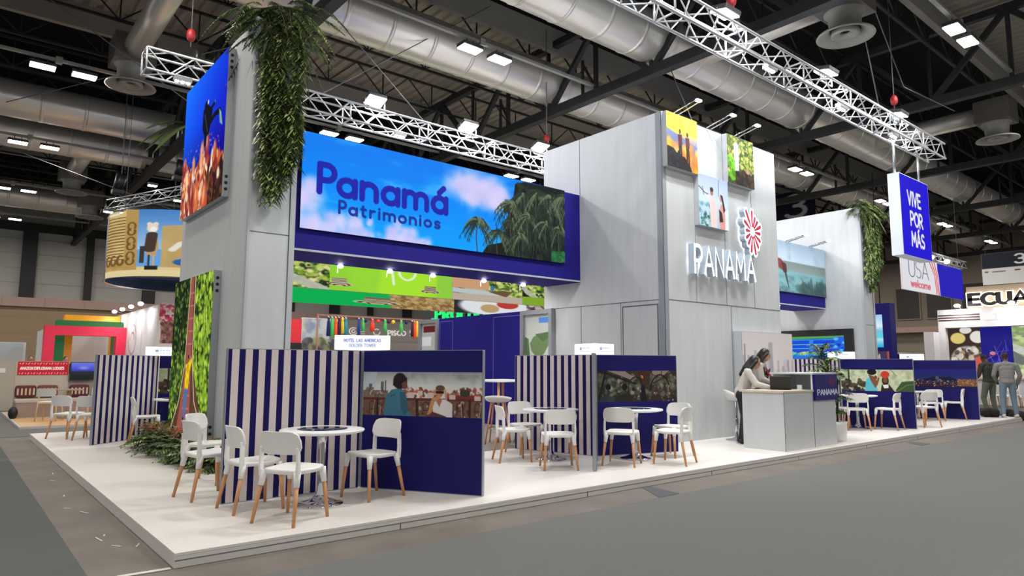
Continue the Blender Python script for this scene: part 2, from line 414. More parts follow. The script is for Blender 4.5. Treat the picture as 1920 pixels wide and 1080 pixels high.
# ------------------------------------------------------------------ the hall
def struct(name, mb, m, label, world_loc=(0, 0, 0), **k):
    o = mb.build(name, m, loc=world_loc, world=True, **k); return tag(o, label, kind='structure')
M_concrete = mat('hall_concrete', (110, 102, 94), .7, var=.36, scale=2.2, bump=.05)
def carpet_mat():
    m = mat('grey_carpet', (106, 106, 103), .95, var=.10, scale=160, bump=.25)
    return m
M_carpet = carpet_mat()
struct('floor', Box(-30, 62, -22, 50, -.30, -.11), M_concrete, 'grey concrete hall floor showing in strips beside the stand')
cb = MB(); cb.box(-30, 62, -22, -.57, -.112, -.104); cb.box(-.52, 62, 11.8, 50, -.112, -.104)
cb.box(22.0, 62, -.57, 11.8, -.112, -.104)
struct('floor_carpet', cb, M_carpet, 'grey aisle carpet laid around the stand')
struct('floor_carpet_aisle', Box(-30, -.52, -.57, 50, -.112, -.104), mat('green_grey_carpet', (84, 89, 85), .95, var=.10, scale=160, bump=.25), 'darker green grey aisle carpet left of the stand')
for (a, b, c, d), l in (((4.95, -.56, 5.45, -.02), 'dark grey carpet scrap on the concrete strip before the boat photo table'), ((12.9, -.5, 13.5, -.1), 'dark grey carpet scrap on the concrete strip right of the counter')):
    cb = MB(); cb.prism([(a, b), (c-.1, b+.02), (c, d), (a+.35, d)], lambda u, v, h: (u, v, h), -.1095, -.106)
    tag(cb.build('carpet_offcut', mat('dark_grey_felt', (84, 87, 90), .95, var=.1, scale=80), loc=(a+.2, b+.2, -.1095), world=True), l, 'carpet scrap')
tp = MB().bar((-.36, .04, -.105), (-.02, .02, -.105), .05, .004)
for i in range(9):
    x, y = random.uniform(-.3, -.08), random.uniform(.6, 6); tp.bar((x, y, -.107), (x+random.uniform(-.06, .06), y+random.uniform(.06, .2), -.107), .012, .002)
tag(tp.build('tape_remnants', mat('torn_white_tape', (212, 206, 196), .7), loc=(-.3, 1, -.107), world=True), 'torn white tape remnants stuck on the concrete by the platform edge', 'tape', kind='stuff')

M_wallpanel = mat('grey_wall_panel', (176, 172, 166), .8, var=.06, scale=.8)
M_wallwood = mat('brown_wall_boards', (160, 136, 108), .75, var=.18, scale=1.2, stretch=(.15, 1, 5))
M_beige = mat('beige_wall', (150, 138, 124), .85, var=.06, scale=.7)
M_pink = mat('pinkish_ledge', (182, 150, 140), .7, var=.08, scale=.5)
M_dark = mat('dark_window', (52, 48, 44), .5, var=.2)
w = MB(); w.box(-20, 62, 45, 45.3, -.11, 4.85, 0); w.box(-20, 62, 44.7, 45.3, 4.85, 5.4, 1); w.box(-20, 62, 45.1, 45.3, 5.4, 9.7, 2); w.box(-20, 62, 45.05, 45.3, 9.7, 14.2, 3)
x = -18.0
while x < 62: w.box(x, x+.05, 44.68, 44.72, 4.85, 5.4, 3); x += 2.1
for z in (6.3, 7.2, 8.1, 9.0): w.box(-20, 62, 45.07, 45.12, z, z+.04, 3)
struct('wall_back', w, [M_wallwood, M_pink, M_wallpanel, M_conduit], 'far hall wall of grey panels over brown boards')
c = MB(); k = 0; x = -18.4
while x < 62:
    c.box(x, x+(.75 if k % 2 == 0 else .4), 44.75, 45.1, 5.4, 9.9); x += 3.35; k += 1
c.box(-20, 62, 44.8, 45.2, 9.5, 10.0)
struct('trim_1', c, M_steel, 'dark steel columns and beam of the far wall')
w = MB(); w.box(55, 55.3, -22, 45, -.11, 14.2, 0); w.box(54.0, 55.2, -22, 45, 3.9, 4.3, 1)
struct('wall_right', w, [M_beige, M_pink], 'beige right hall wall with a ledge')
for i, y in enumerate((9.4, 11.7, 13.8)):
    wn = MB(); wn.box(54.85, 55.05, y, y+1.75, 4.9, 7.4, 0); wn.box(54.8, 54.9, y+.1, y+1.65, 5.0, 7.3, 1)
    struct('window_%d' % (i+1), wn, [M_beige, M_dark], 'dark window above the ledge of the right hall wall')

# roof: corrugated lit bands, black raised bays
M_roof = mat('roof_deck', (150, 142, 132), .7, var=.12, scale=.6)
M_blackroof = mat('black_roof_bay', (16, 16, 17), .9, var=.2)
M_fascia = mat('roof_fascia', (150, 146, 138), .7, var=.08)
def corrug(y0, y1, z, x0=-26, x1=60, pitch=.36, amp=.07):
    m = MB(); x = x0; i = 0; prev = None; vs = []; fs = []
    prof = ((0, 0), (.14, 0), (.19, amp), (.31, amp))
    while x < x1:
        for dx, dz in prof: vs += [(x+dx, y0, z+dz), (x+dx, y1, z+dz)]
        x += pitch
    n = len(vs)//2
    m.add(vs, [(2*j, 2*j+1, 2*j+3, 2*j+2) for j in range(n-1)]); return m
bands = ((-22, -6.9), (-6.9, .8), (8.8, 16.5), (24.5, 32.2), (40.2, 50))
for i, (a, b) in enumerate(((-15, .8), (8.8, 16.5), (24.5, 32.2), (40.2, 46))):
    o = corrug(a, b, 11.6).build('ceiling' if i == 0 else 'ceiling_%d' % (i+1), M_roof, fixn=False); tag(o, 'corrugated roof deck of the hall', kind='structure')
bb = MB()
for a, b in ((.8, 8.8), (16.5, 24.5), (32.2, 40.2)):
    bb.box(-26, 60, a, b, 13.6, 13.7); bb.box(-26, 60, a-.05, a, 11.6, 13.7); bb.box(-26, 60, b, b+.05, 11.6, 13.7)
struct('ceiling_bay', bb, M_blackroof, 'black raised roof bays')
fb = MB()
for y in (.75, 8.85, 16.45, 24.55, 32.15): fb.box(-26, 60, y-.09, y+.09, 10.9, 11.65)
struct('ceiling_fascia', fb, M_fascia, 'pale fascia beams along the roof bays')

# main trusses run along Y, joists along X
TX = [4.3+7.9*k for k in range(-1, 7)]
for i, x in enumerate(TX):
    t = MB(); zb, zt = 9.0, 11.1
    t.box(x-.13, x+.13, -12, 45, zb-.13, zb+.13); t.box(x-.1, x+.1, -12, 45, zt-.1, zt+.1)
    y = -8.6-3.92; k = 0
    while y < 45:
        t.bar((x, y, zb), (x, y, zt), .1); t.bar((x, y, zt), (x, y+1.96, zb), .14); t.bar((x, y+1.96, zb), (x, y+3.92, zt), .14); t.bar((x, y+1.96, zb), (x, y+1.96, zt), .08)
        y += 3.92
    tag(t.build('roof_truss', M_steel, loc=(x, 0, 9), world=True), 'dark steel roof truss across the hall', kind='structure')
for i, y in enumerate([-7+2.65*k for k in range(0, 19)]):
    t = MB(); z0, z1 = 10.45, 11.35
    t.bar((-24, y, z0), (58, y, z0), .07); t.bar((-24, y, z1), (58, y, z1), .07); x = -24; k = 0
    while x < 57.9:
        t.bar((x, y, z1 if k % 2 else z0), (x+.98, y, z0 if k % 2 else z1), .035)
        if k % 2: t.bar((x+.98, y, z0), (x+.98, y, z1), .035)
        x += .98; k += 1
    tag(t.build('roof_joist', M_steel, loc=(0, y, 10.5), world=True), 'thin dark lattice joist under the roof deck', kind='structure')
br = MB()   # bracing pairs standing on the bottom chords near the ducts
for x in TX:
    for y in (3.6, 7.6, 11.4, 19.4, 23.2):
        br.bar((x, y, 9.1), (x, y, 10.2), .07); br.bar((x, y, 10.1), (x, y-.55, 9.12), .06)
tag(br.build('duct_bracket', M_steel, loc=(12, 5, 9), world=True), 'steel brackets over the truss chords', kind='structure')

# round air ducts along X
M_duct = mat('galvanised_duct', (232, 227, 220), .34, .6, var=.08, scale=1.0, stretch=(.25, 2, 2), bump=.02)
def duct(y, z, r, x0, x1, label):
    t = thing('air_duct', label, 'air duct', (x0, y, z), 0, 'round air ducts under the roof')
    m = MB(); n = 28; st = []
    x = x0
    x = x0
    while x < x1: st += [(x-.07, 0), (x-.035, 0), (x-.028, .012), (x-.012, .013), (x+.012, .013), (x+.028, .012), (x+.035, 0), (x+.07, 0)]; x += 1.22
    st.append((x1, 0)); vs = []
    for x, dr in st:
        for i in range(n): a = 2*PI*i/n; vs.append((x, y+(r+dr)*math.cos(a), z+(r+dr)*math.sin(a)))
    m.add(vs, [(j*n+i, j*n+(i+1) % n, (j+1)*n+(i+1) % n, (j+1)*n+i) for j in range(len(st)-1) for i in range(n)], 0, True)
    m.build('duct_shell', M_duct, t, True)
    c = MB(); c.tube((x1, y, z), (x1+.03, y, z), r+.02, n=n); c.build('end_collar', M_duct, t, True)
    return t
duct(9.05, 9.95, .62, -24, 54.6, 'long silver duct passing behind the tall cube and blue sky screen')
duct(5.15, 9.95, .64, -24, 54.6, 'long silver duct passing just above the tall grey cube')
duct(24.6, 9.9, .62, -24, 54.6, 'pale silver duct far over the left neighbouring stands')
duct(20.9, 9.9, .6, -24, 54.6, 'silver duct over the hanging drum banner')
duct(36.5, 9.9, .6, -24, 54.6, 'farthest silver duct before the back wall')
def diffuser(x, y, z, ydir, ylen, label):
    t = thing('air_diffuser', label, 'air diffuser', (x, y, z), 0, 'round air diffusers')
    MB().box(x-.5, x+.5, y-.5, y+.5, z+.42, z+1.15).build('plenum_box', mat('galvanised_box', (120, 115, 110), .5, .5), t, True)
    d = MB(); d.lathe([(.44, .42), (.36, .36), (.33, .02), (.34, 0), (.6, -.1), (.62, -.14), (.55, -.14), (.42, -.05), (.38, -.02)], 28, (x, y, z)); d.build('cone_ring', M_conduit, t, True)
    d = MB(); d.lathe([(.3, -.02), (.31, -.1), (.26, -.12), (.12, -.06), (.1, -.02)], 24, (x, y, z)); d.build('inner_ring', M_conduit, t, True)
    m = MB(); m.tube((x, y+.5*ydir, z+.8), (x, y+ylen*ydir, z+.8), .3, n=18); m.build('branch_duct', M_duct, t, True)
diffuser(13.84, .87, 9.0, 1, 3.9, 'round ceiling diffuser with branch duct right of the front rig')
diffuser(24.9, .85, 9.0, 1, 3.9, 'round ceiling diffuser farther along above the hanging blue sign')
diffuser(1.9, 14.6, 9.0, -1, 5.2, 'round ceiling diffuser beside the top of the left tower')
diffuser(2.3, 29.2, 9.0, -1, 4.2, 'round ceiling diffuser far left over the neighbouring stands')
diffuser(3.6, 33.5, 8.8, 1, 2.8, 'small distant ceiling diffuser before the back wall')

# lamp rows: trunking along X with pairs of high-bay lamps
LX = [.42+7.87*k for k in range(-1, 7)]; LY = [-8.6, -.74, 7.15, 15.05, 22.9, 30.85, 38.5]
for y in LY:
    m = MB(); m.bar((-24, y, 9.28), (55, y, 9.28), .1, .07)
    for x in LX: m.box(x-.2, x-.05, y-.08, y+.08, 9.2, 9.36)
    tag(m.build('lamp_trunking', M_conduit, loc=(0, y, 9.28), world=True), 'slim pale lighting trunking running the length of the hall', kind='structure')
def highbay():
    t = thing('high_bay_lamp', 'bright rectangular high-bay lamp hung in a pair under the hall roof', 'ceiling lamp', (0, 0, 0), 0, 'paired high-bay lamps')
    b = MB(); b.box(-.29, .29, -.17, .17, .03, .12); b.build('housing', M_lampbody, t, bevel=.02)
    b = MB(); b.box(-.27, .27, -.15, .15, .0, .03); b.build('lens', M_emit, t)
    b = MB(); b.bar((-.1, 0, .12), (-.1, 0, .27), .02); b.bar((.1, 0, .12), (.1, 0, .27), .02); b.build('bracket', M_lampbody, t)
    area_light('lamp_light', (0, 0, -.012), HIGHBAY_W, .5, color=(1, .955, .89), parent=t, sizey=.28)
    return t
hb0 = highbay(); first = True
for y in LY:
    for x in LX:
        if x < -8 or (y < -7 and x > 26) or (y > 29 and x > 20): continue
        for dx in (-.46, .46):
            if first: hb0.location = (x+dx, y, 9.0); first = False
            else: copy_tree(hb0, (x+dx, y, 9.0))

# box trusses of the lighting rig
def box_truss(label, y, z, x0, x1, s=.42):
    t = thing('lighting_truss', label, 'truss', (x0, y, z))
    h = s/2
    for dy, dz in ((-h, -h), (h, -h), (-h, h), (h, h)): MB().tube((x0, y+dy, z+dz), (x1, y+dy, z+dz), .027, n=8).build('chord', M_truss, t, True)
    m = MB(); x = x0; k = 0; st = .42
    while x < x1-.05:
        xe = min(x+st, x1); a, b = (-h, h) if k % 2 else (h, -h)
        for q in (-h, h):
            m.tube((x, y+q, z+a), (xe, y+q, z+b), .014, n=6, caps=False); m.tube((x, y+a, z+q), (xe, y+b, z+q), .014, n=6, caps=False)
        if k % 5 == 0:
            for q in (-h, h): m.tube((x, y+q, z-h), (x, y+q, z+h), .018, n=6); m.tube((x, y-h, z+q), (x, y+h, z+q), .018, n=6)
        x = xe; k += 1
    m.build('lattice', M_truss, t, True); return t
box_truss('aluminium lattice truss along the stand front holding the VIVE POR MÁS sign', .9, 7.25, 3.0, 19.25)
box_truss('aluminium lattice truss behind the tower and the blue sky screen', 8.5, 7.17, 1.1, 19.0)
def flood(x, y, z, tilt, label, power=None):
    t = thing('floodlight', label, 'floodlight', (x, y, z), 0, 'white floodlights on the rig')
    R = Matrix.Translation((0, 0, 0)) @ Matrix.Rotation(tilt, 4, 'X')
    b = MB(); b.box(-.24, .24, -.18, .18, .0, .09, 0, R); b.build('housing', M_lampbody, t, bevel=.015)
    b = MB(); b.box(-.22, .22, -.16, .16, -.025, .0, 0, R); b.build('lens', M_emitc, t)
    b = MB(); b.bar((-.26, 0, .04), (-.26, 0, -.25), .025); b.bar((.26, 0, .04), (.26, 0, -.25), .025); b.bar((-.26, 0, -.25), (.26, 0, -.25), .025); b.build('yoke', M_lampbody, t)
    area_light('flood_light', tuple(R @ Vector((0, 0, -.035))), power or TRUSS_W, .42, rot=(tilt, 0, 0), color=(.93, .97, 1), parent=t, sizey=.3)
nm1 = ['nearest the picture top', 'above the tall cube', 'over the hanging blue sign']
for i, x in enumerate((5.2, 8.97, 12.83, 16.68)): flood(x, .9, 7.72, .22, ('floodlight outside on the front truss', 'floodlight on the front truss left of the red hoist', 'second floodlight along the front truss above the cube', 'floodlight on the front truss directly over the hanging blue sign')[i])
for i, x in enumerate((6.03, 8.78, 11.35, 15.0)): flood(x, 8.5, 7.66, -.35, ('floodlight on the rear truss above the word Panamá', 'second floodlight on the rear truss above the palms', 'floodlight on the rear truss peeking past the cube edge', 'floodlight on the rear truss behind the cube')[i])
def led_par(x, y, z, label):
    t = thing('led_spot', label, 'spotlight', (x, y, z), 0, 'small LED spots under the truss')
    MB().box(x-.16, x+.16, y-.07, y+.07, z, z+.1).build('housing', M_alu, t, True, bevel=.01)
    m = MB()
    for k in range(3): m.tube((x-.1+.1*k, y, z-.012), (x-.1+.1*k, y, z), .04, n=10)
    m.build('lens', M_emitc, t, True)
for i, (x, y, z) in enumerate(((10.2, .75, 6.95), (13.15, .75, 6.93), (15.9, .75, 6.93), (1.75, 8.3, 6.86), (6.6, 8.3, 6.86))):
    led_par(x, y, z, ('triple LED spot under the front truss beside the red hoist', 'triple LED spot under the middle of the front truss', 'triple LED spot under the front truss by the sign pole', 'triple LED spot under the left end of the rear truss', 'triple LED spot under the rear truss by the word Panamá')[i])
def hoist(x, y, z0, z1, label):
    t = thing('chain_hoist', label, 'hoist', (x, y, z0))
    MB().tube((x, y, z0+.3), (x, y, z1), .012, n=6).build('chain', M_cable, t, True)
    MB().ell((x, y, z0+.55), .09, .09, .14, 12).build('motor', M_red, t, True)
    MB().tube((x+.14, y, z0-.05), (x+.14, y, z0+.25), .05, .07, n=10).build('chain_bag', M_black, t, True)
hoist(9.2, .9, 7.5, 11.3, 'red chain hoist holding the front truss left end'); hoist(16.5, .9, 7.5, 11.3, 'red chain hoist above the front truss near the hanging sign')
hoist(1.9, 8.5, 7.4, 11.3, 'red chain hoist at the left end of the rear truss'); hoist(11.6, 8.5, 7.4, 11.3, 'red chain hoist on the rear truss behind the cube')
for p, q in (((-.8, 21, 9.6), (4.3, 9.5, 9.2)), ((-.6, 24.5, 9.3), (6, 21, 6.6)), ((-1.2, 14, 11), (3.4, 12, 7.5)), ((12.27, 4.6, 9), (12.5, 3.6, 6.2)), ((4.6, 8.5, 7.4), (9.5, 8.5, 11.3)), ((7.5, 8.5, 7.4), (2.5, 8.5, 11.3)), ((15.6, .9, 7.5), (14.2, .9, 11.3)), ((14.5, .9, 11.3), (17.2, .9, 8.6)), ((17.2, .9, 8.6), (21, .9, 8.9))):
    tag(MB().tube(p, q, .013, n=6).build('suspension_cable', M_cable, loc=q, world=True), 'thin steel suspension cable slung below the hall roof', 'cable', 'suspension cables under the roof')

# ------------------------------------------------------------------ pictures
JG = [(24, 40, 20), (60, 92, 26), (112, 150, 40), (168, 196, 70)]
def p_sky():
    P = Paint(600, 164, seed=3); P.grad([(0, (8, 122, 240)), (.45, (0, 136, 248)), (1, (0, 160, 255))])
    n = P.noise(3, 4, .6, 2.5); P.tex(n, [(0, 130, 245), (0, 142, 250), (60, 175, 255)], np.clip((n-.5)*3, 0, .8))
    cl = [(214, 204, 246), (226, 216, 250), (200, 196, 246)]
    for x0, y0, x1, y1, k, r in ((-.02, .5, .05, .98, 40, .12), (.0, .8, .14, 1.04, 40, .1), (.14, .72, .18, .95, 22, .07), (.2, .8, .215, .9, 9, .05), (.14, .95, .36, 1.06, 50, .08), (.27, .86, .36, 1.0, 30, .08), (.29, .76, .33, .9, 14, .06), (.35, .95, .42, 1.05, 20, .07)):
        P.blobs(k, x0, y0, x1, y1, r*.5, r*1.25, cl, 1.15, .42, .9)
    P.blobs(90, .48, .14, .72, .28, .05, .12, cl, 2.6, .26, .95); P.blobs(60, .53, .28, .7, .42, .04, .11, cl, 2.2, .28, .95)
    gr = [(16, 24, 18), (26, 38, 28), (38, 52, 38)]
    P.poly([(.76, .06), (.8, .01), (.9, 0), (1, 0), (1, 1), (.62, 1), (.64, .9), (.7, .84), (.72, .55), (.75, .3)], (20, 28, 22)); P.blobs(300, .72, .3, 1.0, 1.0, .03, .08, gr, .6, .8, .4); P.blobs(160, .77, .05, 1.0, .5, .02, .07, gr, .5, .8, .4)
    for x, y, h in ((.79, .2, .3), (.86, .12, .34), (.74, .34, .32), (.93, .16, .36), (.99, .1, .3), (.745, .55, .26), (.82, .45, .3), (.905, .5, .28), (.685, .72, .26), (.6, .62, .32), (.78, .72, .24), (.97, .55, .26)): P.palm(x, y, h, (36, 50, 36), (104, 118, 88))
    for i in range(70):
        x, y = P.rng.uniform(.75, 1), P.rng.uniform(.1, .9); P.stroke([(x, y), (x+P.rng.uniform(-.012, .012), y+P.rng.uniform(.06, .2))], .007, (96, 110, 88), .5)
    P.blobs(40, .93, .86, 1, .98, .02, .05, [(30, 92, 52), (46, 120, 66)], 1.2, .8)
    P.text('P', .052, .595, .285, .066, (28, 34, 168), .2); P.text('anamá', .11, .595, .31, .066, (28, 34, 168), .24, 1.12)
    P.text('P', .113, .785, .125, .03, (18, 52, 158), .25); P.text('atrimonios', .144, .785, .135, .03, (18, 52, 158), .33, 1.18)
    return P
def p_diver():
    P = Paint(190, 190, seed=5); n = P.noise(1.2, 2); P.grad([(0, (6, 84, 240)), (.35, (10, 60, 226)), (.7, (12, 22, 150)), (1, (8, 12, 90))])
    P.a += ((.55-P.X/P.w)*np.array([0, 60, 40])[:, None, None]).transpose(1, 2, 0)
    co = [(210, 96, 52), (236, 150, 92), (250, 206, 150), (164, 52, 40), (120, 34, 44), (255, 232, 196)]
    edge = [(0, .5), (.2, .62), (.35, .66), (.55, .58), (.75, .62), (1, .68)]
    for i in range(520):
        x = P.rng.rand(); y0 = np.interp(x, [e[0] for e in edge], [e[1] for e in edge]); y = y0+P.rng.rand()*(1-y0)+.03
        if x > .6 and y > .76 and P.rng.rand() < .85: c = [(44, 26, 20), (70, 40, 26), (110, 66, 40), (30, 18, 16)][P.rng.randint(4)]
        else: c = co[P.rng.randint(6)]
        r = P.rng.uniform(.015, .045); P.ell(x, y, r, r*P.rng.uniform(1, 1.9), c, .9, .5, P.rng.uniform(-.4, .4))
    for x, y, r in ((.06, .6, .05), (.3, .64, .05), (.5, .6, .07), (.62, .57, .07), (.8, .64, .05), (.28, .86, .08), (.6, .93, .1), (.4, .9, .08)): P.ell(x, y, r, r*1.7, co[P.rng.randint(5)], .85, .5); P.ell(x-.01, y-.03, r*.45, r, (252, 190, 140), .7, .8)
    P.blobs(60, .0, .5, .9, .62, .006, .012, [(60, 110, 255), (190, 120, 190)], 1, .8)
    k = (6, 10, 22)
    P.ell(.55, .265, .05, .035, k); P.poly([(.48, .28), (.6, .27), (.7, .33), (.69, .41), (.63, .49), (.55, .5), (.48, .42)], k); P.stroke([(.67, .41), (.77, .385), (.87, .39)], .04, k); P.stroke([(.66, .32), (.74, .3)], .03, k); P.stroke([(.56, .48), (.56, .54)], .05, k)
    P.poly([(.85, .37), (.9, .41), (.94, .51), (.88, .48)], (120, 178, 160)); P.ell(.59, .25, .02, .018, (190, 210, 240)); P.ell(.75, .29, .016, .016, (60, 110, 150)); P.stroke([(.52, .32), (.6, .46)], .02, (40, 50, 70))
    return P
def p_jungle():
    P = Paint(150, 190, (34, 52, 22), seed=8); P.blobs(1500, 0, 0, 1, 1, .008, .03, JG+[(40, 66, 22)], 1, .85, .5)
    P.blobs(500, .55, 0, 1, 1, .01, .03, [(150, 190, 50), (190, 220, 80), (120, 160, 40)], 1, .8, .5); P.blobs(160, .0, .0, .4, .45, .02, .05, [(18, 30, 16), (30, 46, 20)], 1, .8); P.blobs(260, .0, .02, .44, .75, .008, .022, [(64, 92, 34), (96, 124, 44), (48, 74, 30), (132, 156, 70)], 1, .8, .5)
    for i in range(60): x, y = P.rng.rand(), P.rng.rand(); P.stroke([(x, y), (x+.01, y+P.rng.uniform(.04, .16))], .008, (20, 26, 14), .7)
    P.poly([(.47, 0), (.57, 0), (.6, .55), (1.0, 1), (.05, 1), (.36, .7)], (84, 52, 44), .9)
    P.poly([(.44, 0), (.52, 0), (.56, .6), (.6, 1), (.22, 1), (.4, .6)], (150, 84, 74)); P.stroke([(.56, 0), (.58, .5), (.68, .75), (1, 1)], .012, (224, 190, 160)); P.stroke([(.44, 0), (.39, .55), (.28, .76), (.02, 1)], .012, (216, 180, 150))
    for y in np.linspace(.1, .95, 12): P.stroke([(.45-.2*max(0, y-.5), y), (.55, y)], .008, (196, 140, 124), .7)
    P.poly([(.44, .535), (.5, .52), (.56, .49), (.58, .52), (.53, .57), (.52, .64), (.51, .68), (.42, .685), (.42, .6)], (236, 200, 14)); P.blobs(18, .43, .54, .52, .67, .01, .02, [(206, 170, 10), (252, 224, 60), (180, 140, 10)], 1, .7); P.ell(.485, .5, .026, .022, (150, 90, 60)); P.ell(.485, .487, .026, .014, (60, 40, 30)); P.poly([(.425, .68), (.51, .68), (.485, .76), (.465, .86), (.44, .86), (.45, .76), (.425, .86), (.405, .855)], (70, 110, 176)); P.stroke([(.42, .86), (.42, .89)], .025, (30, 30, 50))
    return P
def p_sunset():
    P = Paint(110, 110, seed=11); P.grad([(0, (255, 214, 70)), (.3, (255, 190, 50)), (.42, (150, 140, 150)), (.62, (98, 110, 150)), (1, (236, 150, 50))])
    P.poly([(0, .3), (.5, .4), (1, .5), (1, .68), (.6, .66), (0, .46)], (104, 112, 148)); P.blobs(70, 0, .55, 1, .98, .05, .12, [(255, 176, 30), (240, 140, 40), (255, 200, 80), (214, 120, 60)], 1.4, .7, .6)
    k = (34, 20, 22)
    P.poly([(0, .62), (.2, .64), (.35, .74), (.55, .74), (.75, .9), (.8, 1), (0, 1)], (24, 20, 24)); P.blobs(30, .02, .68, .5, .98, .02, .05, [(44, 40, 48), (30, 26, 30)])
    for x, y in ((.42, .3), (.66, .32)):
        P.ell(x, y, .035, .05, k); P.poly([(x-.07, y+.06), (x+.06, y+.05), (x+.07, y+.22), (x+.03, y+.3), (x-.05, y+.3)], (76, 30, 34)); P.stroke([(x-.02, y+.28), (x-.02, y+.58)], .05, k); P.stroke([(x+.03, y+.28), (x+.05, y+.62)], .05, k)
    return P
def p_couple():
    P = Paint(110, 110, seed=12); P.grad([(0, (172, 190, 236)), (.5, (206, 224, 246)), (1, (170, 210, 226))]); P.blobs(40, 0, .55, .4, 1, .03, .08, [(70, 130, 140), (120, 180, 196), (40, 96, 96)], 1, .5, .7)
    P.blobs(40, 0, .75, .35, 1, .01, .04, [(30, 90, 80), (220, 240, 240)], 1, .7)
    P.poly([(.34, .4), (.52, .38), (.6, .55), (.58, 1), (.38, 1), (.36, .7)], (240, 214, 214)); P.ell(.43, .3, .055, .075, (170, 112, 100)); P.ell(.43, .25, .06, .05, (40, 30, 34)); P.stroke([(.38, .42), (.25, .38), (.22, .32)], .07, (240, 220, 220)); P.stroke([(.0, .24), (.2, .34), (.3, .36)], .02, (70, 60, 70)); P.stroke([(.12, .24), (.16, .38)], .02, (90, 70, 80))
    P.poly([(.72, .5), (.84, .5), (.9, 1), (.7, 1), (.64, .8)], (226, 160, 150)); P.poly([(.66, .6), (.76, .66), (.8, .84), (.68, .86)], (40, 34, 44)); P.ell(.74, .38, .05, .07, (206, 140, 124)); P.poly([(.72, .3), (.8, .32), (.88, .6), (.82, .66), (.78, .45)], (46, 28, 30)); P.stroke([(.68, .02), (.66, .35)], .012, (60, 60, 76))
    P.poly([(.88, .6), (1, .56), (1, 1), (.86, 1)], (236, 240, 246)); return P
def p_fall():
    P = Paint(100, 110, (60, 80, 20), seed=13); P.blobs(420, 0, 0, 1, .8, .02, .06, [(90, 120, 30), (140, 170, 50), (190, 190, 80), (60, 86, 24), (220, 210, 120)], 1, .8); P.blobs(120, .3, .72, 1, 1, .03, .08, [(60, 44, 30), (84, 62, 44), (40, 30, 22)], 1.3, .9)
    P.poly([(.26, .12), (.42, .16), (.42, .7), (.22, .72)], (226, 230, 232), .85); P.blobs(30, .24, .1, .42, .7, .01, .04, [(255, 255, 255), (190, 200, 200)], .5, .8); P.blobs(40, 0, .45, .25, .9, .03, .07, [(120, 200, 40), (80, 150, 30)], 1, .9); P.ell(.75, .66, .1, .06, (190, 150, 120), .8); return P
NAVY = (22, 18, 92)
def wing_face(fn, w=260, h=268, v0=.158, v1=.475):
    P = Paint(w, h, NAVY); a, b = int(v0*h), int(v1*h); Q = fn(w, b-a); P.a[a:b] = Q.a; return P
